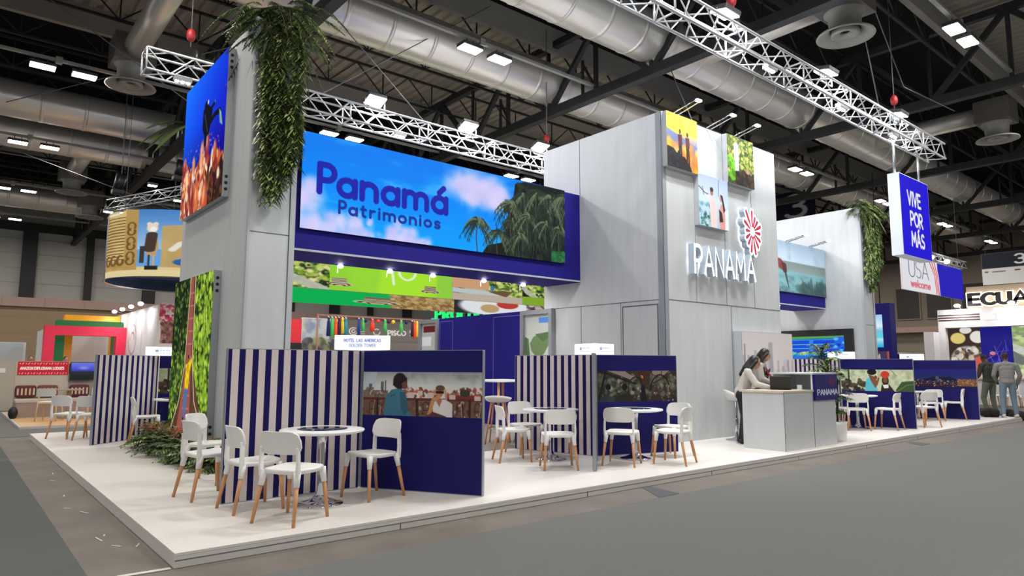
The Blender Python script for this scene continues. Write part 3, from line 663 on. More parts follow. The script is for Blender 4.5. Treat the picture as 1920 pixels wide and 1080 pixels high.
def p_terrace(w, h):
    P = Paint(w, h, seed=21); P.grad([(0, (150, 152, 152)), (.12, (176, 178, 176)), (.3, (206, 208, 204)), (.42, (212, 214, 208)), (1, (196, 196, 188))]); P.poly([(0, 0), (.12, 0), (.1, .5), (0, .55)], (186, 196, 206), .7)
    P.blobs(30, .2, .0, 1, .12, .04, .1, [(138, 140, 140), (160, 160, 160)], 3, .5, .8)
    for x, y, q in ((.05, .27, .03), (.155, .22, .025), (.19, .19, .012)): P.box(x, y, x+q, .42, (100, 104, 106))
    P.poly([(.05, .45), (.09, .28), (.1, .5)], (214, 212, 204))
    for x, y, q in ((.7, .25, .05), (.83, .28, .04), (.9, .36, .03)): P.poly([(x, .5), (x+.005, y+.1), (x+q/2, y), (x+q, y+.1), (x+q, .5)], (214, 210, 202))
    P.blobs(90, .36, .36, 1, .56, .02, .05, [(168, 74, 60), (190, 100, 84), (132, 60, 52), (206, 198, 190), (170, 130, 116), (92, 60, 50)], 1.5, .85); P.box(0, .42, .22, .58, (128, 108, 96)); P.blobs(20, 0, .38, .2, .56, .02, .04, [(84, 82, 76), (190, 176, 160), (110, 90, 78)], 2, .8)
    P.poly([(.7, .58), (.78, .5), (1, .5), (1, .6)], (124, 52, 48)); P.ell(.86, .46, .045, .09, (64, 60, 40))
    P.box(0, .58, 1, .64, (96, 48, 46)); P.box(0, .64, 1, 1, (112, 84, 70)); P.blobs(120, 0, .66, 1, 1, .02, .06, [(60, 44, 40), (190, 176, 156), (136, 66, 54), (92, 62, 54), (150, 120, 104)], .7, .8)
    for x, y, q in ((.38, .4, .07), (.47, .36, .05), (.55, .4, .06), (.73, .44, .06), (.93, .46, .06)): P.poly([(x, y+.06), (x+q/2, y), (x+q, y+.06)], (172, 84, 70)); P.box(x+.005, y+.06, x+q-.005, y+.16, (206, 188, 172))
    for x in (.06, .52, .6, .8, .94): P.stroke([(x, .95), (x, .72), (x+.02, .66), (x+.045, .72), (x+.045, .95)], .018, (48, 36, 34)); P.box(x, .84, x+.048, .87, (70, 50, 46))
    for x in (.12, .46, .89): P.box(x, .6, x+.018, 1, (54, 34, 34))
    for i in range(22): x = P.rng.rand(); P.stroke([(x, .66), (x+P.rng.uniform(-.04, .04), 1)], .012, (214, 204, 184) if i % 3 == 0 else (40, 30, 30), .8)
    P.poly([(.185, 1), (.2, .55), (.25, .4), (.33, .36), (.37, .46), (.4, .9), (.44, .99), (.44, 1)], (68, 118, 140)); P.poly([(.32, .45), (.37, .46), (.4, .86), (.36, .98), (.33, .8)], (52, 94, 116)); P.stroke([(.24, .56), (.28, .5)], .02, (40, 76, 96)); P.ell(.32, .2, .062, .2, (38, 30, 30)); P.poly([(.27, .1), (.38, .12), (.385, .35), (.3, .37), (.26, .3)], (38, 30, 30)); P.poly([(.365, .2), (.385, .25), (.375, .38), (.345, .38), (.335, .26)], (112, 66, 56))
    P.poly([(.6, 1), (.6, .7), (.64, .6), (.7, .6), (.76, .7), (.76, 1)], (214, 208, 208)); P.poly([(.62, .6), (.68, .58), (.655, .78)], (170, 112, 92)); P.ell(.655, .42, .038, .12, (178, 118, 98)); P.ell(.66, .35, .04, .07, (96, 70, 56)); P.box(.625, .42, .69, .47, (30, 20, 24)); P.stroke([(.7, .4), (.71, .6)], .05, (190, 150, 110)); P.stroke([(.57, .95), (.6, .64), (.65, .54)], .09, (190, 136, 86)); P.poly([(.54, 1), (.6, .88), (.7, .97), (.72, 1)], (90, 50, 50)); return P
def p_boat(w, h):
    P = Paint(w, h, (44, 42, 36), seed=22); P.blobs(160, 0, .1, 1, .8, .04, .12, [(70, 72, 60), (96, 96, 80), (120, 116, 104), (52, 54, 44)], 1.3, .7, .5)
    for q in ([(.12, .0), (.34, .02), (.44, .2), (.4, .28)], [(.68, 0), (.9, 0), (.8, .22), (.68, .1)]): P.poly(q, (150, 134, 132), .9)
    P.blobs(40, .1, .2, .45, .75, .03, .08, [(150, 146, 132), (106, 110, 88), (60, 68, 48)], 1.5, .7); P.blobs(30, .66, .2, .98, .6, .03, .08, [(110, 108, 90), (84, 86, 66), (136, 130, 118)], 1.5, .7)
    P.poly([(.42, 0), (.66, 0), (.64, .45), (.55, .55), (.5, .3)], (62, 42, 34)); P.poly([(.53, .14), (.56, .16), (.565, .26), (.545, .24)], (220, 116, 70)); bk = (30, 26, 24)
    P.stroke([(.02, 0), (.4, .36), (.47, .42)], .06, bk); P.stroke([(.1, .02), (.02, .9)], .08, bk); P.stroke([(.97, 0), (.76, .32), (.7, .4)], .06, (66, 44, 40)); P.stroke(arc(.78, .75, .13, -.62, 10, 170, 9), .05, bk); P.stroke(arc(.47, .7, .1, -.5, 0, 180, 9), .04, bk); P.stroke([(.8, 0), (.8, .26)], .04, (84, 54, 50))
    P.blobs(80, .4, .5, .98, 1, .02, .05, [(120, 84, 78), (150, 120, 110), (60, 44, 40), (180, 160, 150), (90, 60, 56)], .8, .75)
    for x, y, r, c in ((.13, .52, .05, (18, 18, 18)), (.33, .52, .055, (22, 22, 20)), (.44, .6, .03, (30, 22, 20)), (.71, .6, .03, (84, 50, 40)), (.85, .6, .03, (66, 40, 34))): P.ell(x, y, r*.72, r*2.2, c, 1, .2)
    P.poly([(.02, 1), (.04, .85), (.12, .78), (.2, .86), (.2, 1)], (50, 54, 66)); P.poly([(.2, 1), (.24, .8), (.34, .72), (.43, .82), (.43, 1)], (34, 32, 28)); P.poly([(.53, 1), (.54, .5), (.58, .48), (.61, 1)], (22, 20, 20)); return P
def p_women(w, h):
    P = Paint(w, h, (196, 206, 166), seed=23); P.blobs(120, 0, 0, 1, 1, .05, .14, [(214, 222, 190), (150, 166, 116), (176, 184, 150), (226, 214, 196)], 1.4, .7, .6); P.blobs(50, 0, .5, .35, 1, .05, .12, [(40, 36, 30), (64, 58, 46), (90, 70, 56)], 1.5, .9); P.box(.1, 0, .125, .8, (60, 52, 40))
    P.poly([(.33, 1), (.36, .45), (.42, .3), (.5, .66), (.51, 1)], (98, 190, 206)); P.poly([(.39, .22), (.46, .3), (.5, .5), (.54, .3), (.53, .55), (.48, .86), (.42, .5)], (128, 78, 58)); P.ell(.44, .1, .07, .16, (26, 20, 20)); P.ell(.49, .36, .025, .1, (116, 70, 52)); P.stroke([(.44, .5), (.5, .7), (.53, .4)], .08, (134, 82, 60))
    P.ell(.62, .5, .05, .25, (46, 30, 26)); P.ell(.62, .48, .035, .14, (120, 74, 56)); P.ell(.62, .22, .065, .18, (206, 60, 50)); P.poly([(.55, 1), (.57, .68), (.67, .68), (.74, 1)], (48, 34, 32)); P.poly([(.58, .7), (.66, .68), (.66, .84), (.6, .86)], (236, 232, 228)); P.stroke([(.7, .0), (.78, .3)], .02, (60, 90, 40)); P.poly([(.75, .95), (.84, .55), (1, .5), (1, 1), (.78, 1)], (62, 88, 46)); P.stroke([(.78, .98), (.9, .7), (1, .66)], .02, (130, 150, 100)); return P
def p_night(w, h):
    P = Paint(w, h, seed=24); P.grad([(0, (34, 32, 116)), (.3, (30, 38, 110)), (.5, (40, 48, 100)), (1, (40, 24, 34))]); P.poly([(.2, .52), (.35, .4), (.6, .4), (.68, .52), (1, .54), (1, .62), (.1, .62)], (20, 24, 52))
    P.blobs(150, 0, .55, 1, .98, .01, .04, [(240, 170, 70), (200, 110, 50), (250, 210, 140), (160, 70, 50), (90, 50, 50), (230, 200, 190), (150, 90, 110)], 1.2, .75); P.box(.7, .52, 1, .9, (224, 150, 60), .4); P.blobs(40, .7, .55, 1, .9, .01, .03, [(255, 200, 100), (150, 80, 40)], .8, .8); P.box(0, .93, 1, 1, (30, 20, 60)); P.ell(.4, .47, .03, .12, (90, 110, 120), .8); return P
def p_skyline():
    P = Paint(110, 100, seed=25); P.grad([(0, (214, 206, 208)), (.6, (226, 218, 220)), (.82, (200, 184, 190)), (1, (120, 96, 120))])
    for i in range(46):
        x = P.rng.rand(); q = P.rng.uniform(.02, .05); t = P.rng.uniform(.35, .75); v = P.rng.uniform(150, 206); P.box(x, t, x+q, .86, (v, v-4, v+2), .75)
    P.box(.5, .16, .58, .8, (170, 170, 178), .9); P.box(.22, .3, .27, .8, (180, 178, 184), .9); P.box(.03, .2, .06, .85, (150, 146, 156), .9); P.blobs(70, 0, .86, 1, 1, .01, .04, [(90, 66, 96), (140, 120, 140), (60, 44, 70), (200, 190, 200)], 1.5, .8); return P
def p_flamingo():
    P = Paint(240, 56, seed=26); P.grad([(0, (170, 192, 214)), (.38, (186, 204, 220)), (.4, (120, 136, 134)), (.56, (136, 150, 146)), (.6, (128, 176, 184)), (1, (96, 146, 150))]); n = P.noise(6, 4, 1, 2); P.tex(n, [(70, 104, 104), (128, 176, 184), (160, 204, 206)], np.clip((P.Y/P.h-.58)*5, 0, 1)*.6)
    P.blobs(60, .75, .78, 1, 1.0, .03, .09, [(60, 88, 88), (80, 110, 108)], 2.5, .6)
    P.poly([(.5, .3), (.6, .36), (.625, .5), (.62, .6), (.6, .56), (.54, .48)], (130, 60, 62)); P.poly([(.6, .4), (.64, .44), (.645, .6), (.615, .62)], (84, 40, 44)); P.stroke([(.63, .6), (.655, .9)], .06, (60, 50, 50), 1, .02); return P
def p_ui():
    P = Paint(200, 66, (20, 96, 190), seed=27); P.tex(P.noise(3, 3), [(14, 70, 190), (30, 120, 200), (60, 170, 190)], al=.5); P.box(0, 0, 1, .1, (90, 160, 60))
    for x in (.02, .36, .66): P.box(x, .14, x+.3, .85, (40, 140, 220)); P.box(x+.02, .18, x+.28, .72, (22, 70, 206)); [P.box(x+.02, q, x+.28, q+.03, (70, 190, 220)) for q in (.34, .52)]; P.blobs(14, x+.02, .74, x+.28, .82, .02, .05, [(120, 214, 160), (30, 120, 110)], 2, .8)
    P.box(.0, .88, 1, 1, (30, 110, 230)); P.box(.9, .05, 1, .6, (30, 100, 220)); P.blobs(10, .9, .1, 1, .9, .04, .1, [(20, 60, 190), (90, 180, 240)]); return P

# ------------------------------------------------------------------ stand platform
pl_ = MB(); pl_.box(0, 21.6, 0, 11.2, -.02, 0, 0); pl_.box(.0, 21.6, 0.0, .02, -.107, -.022, 1); pl_.box(.0, .02, .02, 11.2, -.107, -.022, 1); pl_.box(21.58, 21.6, .02, 11.2, -.107, -.022, 1); pl_.box(.02, 21.58, 11.18, 11.2, -.107, -.022, 1)
x = 1.2
pf = thing('stand_platform', 'low white exhibition platform with a pale edge fascia', 'platform', (0, 0, -.107))
pl_.build('platform_deck', [M_deck, M_deckside], pf, True)
j = MB(); j.box(0, 21.6, -.006, 0, -.055, -.05); 
for x in (1.9, 4.35, 6.8, 9.2, 11.7, 14.1, 16.6, 19): j.box(x, x+.008, -.004, 0, -.107, -.05)
j.build('fascia_joint', M_joint, pf, True)
tag(Box(2.6, 8.6, 3.32, 11.1, .0, .006).build('floor_mat', mat('taupe_floor', (120, 110, 104), .6, var=.1, scale=3), loc=(5, 6, 0), world=True), 'taupe floor covering behind the partitions under the blue sky screen', 'floor covering')

# ------------------------------------------------------------------ left tower, bridge, cube, right tower
def tower(label, x0, x1, y0, y1, h, jz):
    t = thing('display_tower', label, 'tower', (x0, y0, 0))
    MB().box(x0, x1, y0, y1, 0, h).build('tower_body', M_panel, t, True)
    e = MB(); e.box(x1-.075, x1+.005, y0-.02, y0, 0, h); e.box(x0-.005, x0+.03, y0-.02, y0, 0, h); e.box(x0-.012, x0, y0, y0+.05, 0, h); e.build('edge_trim', M_panel2, t, True)
    q = MB()
    for z in jz: q.box(x0, x1, y0-.004, y0, z, z+.012)
    q.box(x1-.085, x1-.078, y0-.005, y0, 0, h); q.build('panel_joint', M_joint, t, True); return t
tower('tall slim grey tower at the left with a diver screen and hanging greenery', 1.8, 2.49, 4.26, 7.86, 6.56, (3.3,))
tower('grey tower at the far right of the stand with hanging greenery', 19.4, 20.12, 3.12, 6.8, 6.15, (2.6, ))
def led_wall(label, painter, x, y0, y1, z0, z1, holes=True):
    t = thing('led_screen', label, 'screen', (x, y0, z0))
    MB().box(x-.11, x, y0, y1, z0, z1).build('cabinet', M_alu, t, True)
    picture('display', painter, (x-.113, y1, z1), (0, -(y1-y0), 0), (0, 0, -(z1-z0)), LED, t)
    for z in (z1-.12, z1-.22, z1-.32, z0+.12, z0+.22, z0+.32): MB().tube((x-.055, y0-.006, z), (x-.055, y0, z), .026, n=10).build('bolt_hole', M_black, t, True)
    return t
led_wall('LED screen showing a diver over orange coral on the left tower', p_diver(), 1.8, 5.2, 7.63, 3.98, 6.4)
led_wall('LED screen showing a hiker on a jungle hanging bridge, low on the left tower', p_jungle(), 1.8, 5.36, 7.64, .12, 2.84)
def bridge(label, x0, x1, y0, y1, z0, z1):
    t = thing('bridge_beam', label, 'beam', (x0, y0, z0))
    MB().box(x0, x1, y0, y1, z0, z1).build('beam_body', M_navy, t, True)
    MB().box(x0, x1, y0-.02, y0, z0, z0+.03).build('edge_strip', M_panel2, t, True); return t
bridge('navy blue bridge beam spanning from the left tower to the cube', 2.495, 8.615, 4.26, 5.3, 3.1, 4.95)
bridge('navy blue bridge beam spanning from the cube to the right tower', 12.705, 19.395, 4.26, 5.3, 3.13, 4.97)
t = thing('led_screen', 'wide LED screen of blue sky, palms and the words Panamá Patrimonios', 'screen', (2.54, 4.2, 3.44))
MB().box(2.55, 8.12, 4.205, 4.256, 3.44, 4.955).build('cabinet', M_black, t, True)
picture('display', p_sky(), (2.55, 4.2, 4.955), (5.57, 0, 0), (0, 0, -1.515), LED, t)
t = thing('flamingo_print', 'wide printed photo of a pink flamingo in turquoise water on the right beam', 'picture', (12.71, 4.2, 3.5))
MB().box(12.72, 19.38, 4.21, 4.256, 3.5, 4.965).build('backing', M_panel2, t, True)
picture('photo_print', p_flamingo(), (12.72, 4.205, 4.965), (6.66, 0, 0), (0, 0, -1.465), PRINT, t)
def arm_light(x, y, z, dy, label, watts=POSTER_W, group='arm lights above the pictures', up=.12):
    t = thing('arm_light', label, 'picture light', (x, y, z), 0, group)
    m = MB(); m.path([(x-.07, y, z), (x-.07, y+dy, z+up), (x+.07, y+dy, z+up), (x+.07, y, z)], .013, 6); m.build('arm', M_chrome, t, True)
    m = MB(); m.box(x-.07, x+.07, y+dy-.05, y+dy+.02, z+up-.02, z+up+.015); m.build('lamp_head', mat('small_lamp_glow', (240, 246, 255), emit=2.5), t, True)
    area_light('arm_lamp', (0, dy-.02, up-.03), watts, .1, rot=(-.35, 0, 0), parent=t, color=(.95, .97, 1)); return t
for i, x in enumerate((9.0, 10.15, 11.05)): arm_light(x, 2.1, 6.17, -.55, ('arm light over the sunset picture on the cube', 'arm light over the blank middle of the cube top', 'arm light over the waterfall picture on the cube')[i])
for i, x in enumerate((14.2, 15.6, 17.1, 18.45)): arm_light(x, 4.2, 4.97, -.55, ('arm light over the hidden start of the flamingo picture', 'arm light over the flamingo body behind the cube', 'arm light over the flamingo head on the right beam', 'arm light nearest the right tower over the flamingo picture')[i], up=.1)
def spot_under(x, y, z, label):
    t = thing('beam_spotlight', label, 'spotlight', (x, y, z), 0, 'small spots under the beams')
    m = MB(); m.tube((x, y, z), (x, y, z-.12), .008, n=6); m.tube((x, y, z-.02), (x, y-.09, z+.0), .008, n=6); m.build('stem', M_white, t, True)
    m = MB(); m.ell((x, y-.11, z-.02), .05, .06, .035, 12); m.build('lamp_head', M_emit, t, True)
    area_light('spot_lamp', (0, -.11, -.06), 7, .08, parent=t, color=(1, .95, .88)); return t
for i, x in enumerate((3.67, 4.63, 5.55, 6.76, 7.8)): spot_under(x, 5.24, 3.08, 'small white spotlight under the sky-screen beam, %s counting from the tower' % ('first', 'second', 'third', 'fourth', 'fifth')[i])
spot_under(16.6, 4.4, 3.1, 'small white spotlight under the right beam below the flamingo')

cu = thing('display_cube', 'tall grey exhibition cube carrying the lit PANAMA letters', 'stand block', (8.62, 2.11, 0))
MB().box(8.62, 12.7, 2.11, 5.37, 0, 6.16).build('cube_body', M_panel, cu, True)
m = MB(); m.box(8.608, 8.62, 2.1, 2.24, 0, 6.16); m.box(8.608, 8.72, 2.098, 2.11, 0, 6.16); m.build('corner_post', mat('slate_grey_edge', (140, 145, 152), .55, var=.05), cu, True)
m = MB(); m.box(8.615, 8.62, 2.24, 5.37, 2.59, 2.602); m.box(8.615, 8.62, 4.24, 4.252, 0, 2.6); m.box(8.615, 8.62, 3.17, 3.178, 0, 2.6); m.box(8.615, 8.62, 4.25, 4.258, 4.95, 6.16)
m.build('panel_joint', M_joint, cu, True); m = MB(); m.box(8.72, 12.7, 2.105, 2.11, 2.59, 2.602)
for x in (10.76,): m.box(x, x+.01, 2.105, 2.11, 0, 2.6)
for x in (9.6, 10.62, 11.66): m.box(x, x+.006, 2.106, 2.11, 2.6, 6.16)
m.build('panel_joint', M_joint, cu, True)
d = MB().box(8.606, 8.619, 2.28, 3.1, .02, 2.5).build('door', M_panel, cu, True)
m = MB(); m.box(8.602, 8.606, 2.26, 2.28, 0, 2.52); m.box(8.602, 8.606, 3.1, 3.12, 0, 2.52); m.box(8.602, 8.606, 2.26, 3.12, 2.5, 2.52); m.build('door_gap', M_joint, cu, True)
def canvas(label, P, x0, x1, z0, z1, y=2.11, dpt=.11):
    t = thing('photo_canvas', label, 'picture', (x0, y-dpt, z0))
    MB().box(x0, x1, y-dpt, y-.002, z0, z1).build('canvas_box', M_panel2, t, True)
    picture('photo_print', P, (x0, y-dpt-.003, z1), (x1-x0, 0, 0), (0, 0, z0-z1), PRINT, t); return t
canvas('square canvas of two hikers silhouetted against an orange sunset', p_sunset(), 8.64, 9.6, 5.09, 6.15)
canvas('square canvas of a couple on a boat against pale blue sky', p_couple(), 9.6, 10.61, 4.1, 5.12)
canvas('square canvas of a waterfall in green forest', p_fall(), 10.64, 11.64, 5.13, 6.16)
M_glow = mat('white_letter_face', (250, 252, 255), emit=1.15); M_lside = mat('pale_letter_side', (176, 188, 200), .4, var=.03, emit=.05)
pn = thing('panama_sign', 'illuminated white PANAMA letters on the cube front', 'sign', (9.33, 2.0, 3.13), 0, 'lit logo on the cube')
x = 9.35
for i, ch in enumerate('PANAMA'):
    w_, st = glyph(ch); m = MB(); hh = .52; sx = .78
    for q in st: m.ribbon(q, .13, lambda u, v, h, x=x: (x+u*hh*sx, 2.108-h, 3.14+v*hh), .03, .16, 0, 1)
    m.build('letter', [M_glow, M_lside], pn, True); x += w_*hh*sx+.085
fl = thing('flower_logo', 'illuminated white flower emblem with red petals beside the PANAMA letters', 'logo', (11.45, 2.0, 4.12), 0, 'lit logo on the cube')
def petal(a, r1, r2, wd):
    c, s_ = math.cos(a), math.sin(a); p = [(r1, -wd*.25), (r1+(r2-r1)*.6, -wd*.5), (r2-wd*.3, -wd*.48), (r2-wd*.08, -wd*.3), (r2, 0), (r2-wd*.08, wd*.3), (r2-wd*.3, wd*.48), (r1+(r2-r1)*.6, wd*.5), (r1, wd*.25)]
    return [(q[0]*c-q[1]*s_, q[0]*s_+q[1]*c) for q in p]
PE = [(90, .46), (68, .36), (45, .36), (22, .42), (-2, .36), (-28, .4), (-52, .42), (-76, .5), (-100, .46), (-125, .36), (-152, .34), (178, .3), (150, .42), (122, .52)]
m = MB(); [m.prism(petal(math.radians(a), .0, r+.05, .17), lambda u, v, h: (11.42+u*.86, 2.108-h, 4.18+v), .03, .15, 0, 1) for a, r in PE]; m.build('emblem_body', [M_glow, M_lside], fl, True)
m = MB(); [m.prism(petal(math.radians(a), .1, r, .075), lambda u, v, h: (11.42+u*.86, 2.108-h, 4.18+v), .15, .158) for a, r in PE]; m.build('petal', mat('crimson_petal', (178, 34, 62), .4, emit=.25), fl, True)
t = thing('skyline_lightbox', 'pale printed skyline panel standing against the cube behind the two women', 'picture', (10.8, 1.93, 0))
MB().box(10.8, 12.82, 1.93, 2.1, 0, 2.08).build('panel_box', M_panel2, t, True)
picture('photo_print', p_skyline(), (10.82, 1.926, 2.07), (1.98, 0, 0), (0, 0, -1.2), PRINT, t)
t = thing('led_screen', 'long LED screen with a blue interface on the right tower', 'screen', (19.3, 3.4, 1.6))
MB().box(19.28, 19.395, 3.45, 6.8, 1.6, 2.5).build('cabinet', M_black, t, True)
picture('display', p_ui(), (19.276, 6.7, 2.3), (0, -3.0, 0), (0, 0, -.68), LED, t)

# ------------------------------------------------------------------ partition stars with light box signs
M_str = mat_stripes('navy_cream_stripes', (22, 18, 84), (214, 202, 198), .135, .46)
WL, WH, WT = 1.53, 1.55, .05
def partition(label, jx, jy, dirs, fns, blabel, lines, brot=0):
    t = thing('partition_screen', label, 'partition', (jx, jy, 0), 0, 'three-winged meeting partitions')
    for i, a in enumerate(dirs):
        m = MB(); m.box(.03, WL, -WT/2, WT/2, 0, WH); w = m.build('wing', M_greyedge, t, rotz=math.radians(a))
        MB().box(.035, WL-.01, WT/2, WT/2+.004, .01, WH-.008).build('striped_face', M_str, w)
        picture('photo_face', wing_face(fns[i]), (.035, -WT/2-.003, WH-.006), (WL-.045, 0, 0), (0, 0, -WH+.016), PRINT, w, world=False)
    b = thing('light_box_sign', blabel, 'sign', (jx, jy, WH), 0, 'glowing boxes on top of the partitions')
    R = .355; an = [math.radians(a+brot) for a in dirs]; pts = [Vector((R*math.cos(a), R*math.sin(a), 0)) for a in an]
    m = MB(); m.prism([(p.x, p.y) for p in pts], lambda u, v, h: (u, v, h), .005, .17); m.build('box_body', mat('light_box_white', (255, 255, 255), emit=.6), b)
    for i in range(3):
        p, q = pts[i], pts[(i+1) % 3]
        if (q-p).cross(Vector((0, 0, 1))).dot(p+q) < 0: p, q = q, p
        n = (q-p).cross(Vector((0, 0, 1))).normalized()*.004
        P = Paint(120, 32, (252, 254, 255), seed=5); tl = p+n+Vector((0, 0, .168))
        if lines is None:
            P.rng = np.random.RandomState(i+int(jx*10)); P.box(.28, .32, .38, .6, (150, 156, 200)); [P.stroke([(.42+.09*q, .4), (.42+.09*q+P.rng.uniform(.02, .06), .4)], .12, (150, 158, 196), .7) for q in range(4)]; [P.stroke([(.3+.1*q, .72), (.3+.1*q+P.rng.uniform(.02, .07), .72)], .1, (160, 168, 200), .6) for q in range(5)]
        for k, l in enumerate(lines or ()):
            hh_ = .2; wd_ = sum(glyph(c)[0]+.26 for c in l)*hh_*32/120*.86; P.text(l, .5-wd_/2, .44+.34*k+(0 if len(lines) > 1 else .16), hh_, .045, (104, 108, 190) if k == 0 else (140, 150, 190), .26, .86)
        picture('sign_face', P, tl, q-p, (0, 0, -.16), mat_col('light_box_face', emit=1.05), b, world=False)
    return t
TE, BO, WO, NI = p_terrace, p_boat, p_women, p_night
partition('partition of navy stripes and a couple on a roof terrace, in the stand corner', 2.33, 1.64, (180, 300, 60), (BO, TE, WO), 'glowing white light box with two lines of hotel lettering above the terrace photo', ('HOTEL LAS AMERICAS', 'GOLDEN TOWER'))
partition('partition with a dark boat interior photo, one wing edge towards the aisle', 6.38, 1.78, (103, 223, 343), (TE, NI, BO), 'glowing white light box above the boat photo partition', None)
partition('striped partition behind the left tower by the platform edge', 1.80, 9.12, (219, 339, 99), (NI, WO, TE), 'glowing white light box half hidden by the left tower', None)
partition('partition with two women beside a big leaf, right of the counter', 14.93, 1.9, (283, 163, 43), (WO, BO, NI), 'glowing white light box above the photo of two women', None)
partition('partition with a night city photo, last on the right', 19.1, 1.87, (281, 161, 41), (NI, TE, BO), 'glowing white light box above the night city partition', None)

# ------------------------------------------------------------------ chairs, tables, stools
def make_chair(label, group):
    t = thing('dining_chair', label, 'chair', (0, 0, 0), 0, group)   # faces +x
    s = MB(); n = 20; vs = []
    def sq(i, rx, ry, e=4.2):
        a = 2*PI*i/n; c, q = math.cos(a), math.sin(a); k = (abs(c)**e+abs(q)**e)**(-1/e); return rx*k*c, ry*k*q
    for rx, ry, z in ((.06, .06, .452), (.15, .15, .455), (.2, .205, .466), (.218, .222, .463), (.22, .225, .45), (.205, .21, .425)):
        for i in range(n): x, y = sq(i, rx, ry*(1 if i <= 5 or i >= 15 else .95)); vs.append((x, y, z+(.008 if x > .1 and rx > .16 else 0)))
    k = 6; s.add(vs, [(j*n+i, j*n+(i+1) % n, (j+1)*n+(i+1) % n, (j+1)*n+i) for j in range(k-1) for i in range(n)]+[tuple(range(n)), tuple((k-1)*n+i for i in range(n))], 0, True)
    s.build('seat', M_white, t)
    for sx, sy in ((1, 1), (1, -1), (-1, 1), (-1, -1)):
        top = Vector((.175*sx, .178*sy, .44)); mid = Vector((.19*sx-(.008 if sx < 0 else 0), .195*sy, .32)); bot = Vector((.2*sx-(.06 if sx < 0 else -.015), .225*sy, 0))
        l = MB(); l.tube(mid+(top-mid)*.05, bot, .0205, .0145, 12); lo = l.build('leg', M_wood, t)
        q = MB(); q.tube(top+Vector((0, 0, .01)), mid, .034, .024, 12); q.build('leg_socket', M_white, lo)
    for sy in (1, -1):
        u = MB(); pts = [(-.19, .2*sy, .40), (-.197, .203*sy, .5), (-.197, .2*sy, .6), (-.2, .195*sy, .655)]
        for j in range(3):
            a, b = Vector(pts[j]), Vector(pts[j+1]); u.bar(a, b+(b-a)*.08, .022, .048-.004*j)
        u.build('upright', M_white, t, bevel=.006)
    b = MB(); m_ = 14; vs = []
    for (z, hw, xo) in ((.600, .155, -.222), (.62, .205, -.226), (.66, .222, -.232), (.72, .22, -.242), (.775, .2, -.252), (.795, .165, -.255), (.80, .12, -.256)):
        for side in (0, 1):
            for i in range(m_+1):
                y = hw*(2*i/m_-1); bow = .055*(y/.22)**2; vs.append((xo+bow-(.017 if side else -.004), y, z))
    K = 7; S_ = m_+1; fs = []
    for j in range(K-1):
        for i in range(m_):
            A = j*2*S_+i; B = (j+1)*2*S_+i; fs += [(A, A+1, B+1, B), (A+S_, B+S_, B+S_+1, A+S_+1)]
        for i, d in ((0, 0), (m_, 0)): A = j*2*S_+i; B = (j+1)*2*S_+i; fs.append((A, B, B+S_, A+S_))
    for j in (0, K-1):
        for i in range(m_): A = j*2*S_+i; fs.append((A, A+S_, A+S_+1, A+1))
    b.add(vs, fs, 0, True); b.build('backrest', M_white, t, bevel=.004)
    return t
GC = 'white chairs with wooden legs around the meeting tables'
CH = [ # x, y, heading, label
 (1.10, .54, 29, 'white chair with wooden legs nearest the camera, its back to the viewer'),
 (.99, 1.25, 2, 'white wooden-legged chair beside the end of the striped wing, left of the front table'),
 (2.16, 1.04, 191, 'white chair right of the front table, before the blue terrace partition'),
 (.83, 2.15, 8, 'white chair seen sideways left of the striped wing edge, by the shrubs'),
 (1.10, 3.05, -45, 'white chair with wide backrest right beneath the hanging bridge screen'),
 (5.10, 1.26, 55, 'white chair with back to the aisle at the table before the stripes'),
 (5.07, 2.18, -25, 'white chair left of the second table, near the terrace partition end'),
 (5.78, 2.72, -100, 'white chair behind the second table facing the aisle'),
 (6.04, .94, 28.7, 'white chair with back to the aisle before the boat photo'),
 (6.71, .56, 107, 'white chair right of the boat photo table, closest to the aisle'),
 (7.33, 1.06, 180, 'white chair right of the boat photo table, close to the blue wing end'),
 (14.05, 1.18, 35, 'white chair with back to the aisle before the photo of two women'),
 (14.70, .78, 94, 'white chair sideways right of the table before the photo of two women'),
 (14.25, 1.72, -40, 'white chair half hidden by palm leaves at the counter end'),
 (16.1, .55, 60, 'white chair alone just past the end of the two-women partition'),
 (18.2, 1.1, 40, 'white chair with back to the aisle before the night city photo'),
 (19.04, .85, 110, 'white chair sideways at the right of the night city table'),
 (1.45, 8.15, -8, 'white chair facing right before the striped partition behind the tower'),
 (.48, 9.85, 40, 'white chair farthest left at the platform edge'),
 (.80, 9.35, 60, 'white chair partly hidden by the left striped partition edge')]
ch0 = make_chair(CH[0][3], GC)
for i, (x, y, h, l) in enumerate(CH):
    if i == 0: ch0.location = (x, y, 0); ch0.rotation_euler = (0, 0, math.radians(h))
    else: copy_tree(ch0, (x, y, 0), math.radians(h), l)
def make_table(label):
    t = thing('round_table', label, 'table', (0, 0, 0), 0, 'white round pedestal tables')
    MB().lathe([(0, .70), (.36, .70), (.41, .712), (.42, .725), (.415, .737), (.40, .74), (0, .74)], 40).build('tabletop', M_tabletop, t)
    MB().lathe([(0, .7405), (.25, .7405), (.25, .743), (0, .743)], 32).build('inlay_disc', M_inlay, t)
    MB().lathe([(.0, .70), (.13, .70), (.06, .68), (.042, .6), (.036, .3), (.034, .14), (.05, .09)], 24).build('column', M_chrome, t)
    MB().lathe([(.03, .14), (.05, .09), (.09, .055), (.17, .025), (.225, .012), (.23, .0), (0, 0)], 32).build('pedestal_base', M_chrome, t)
    return t
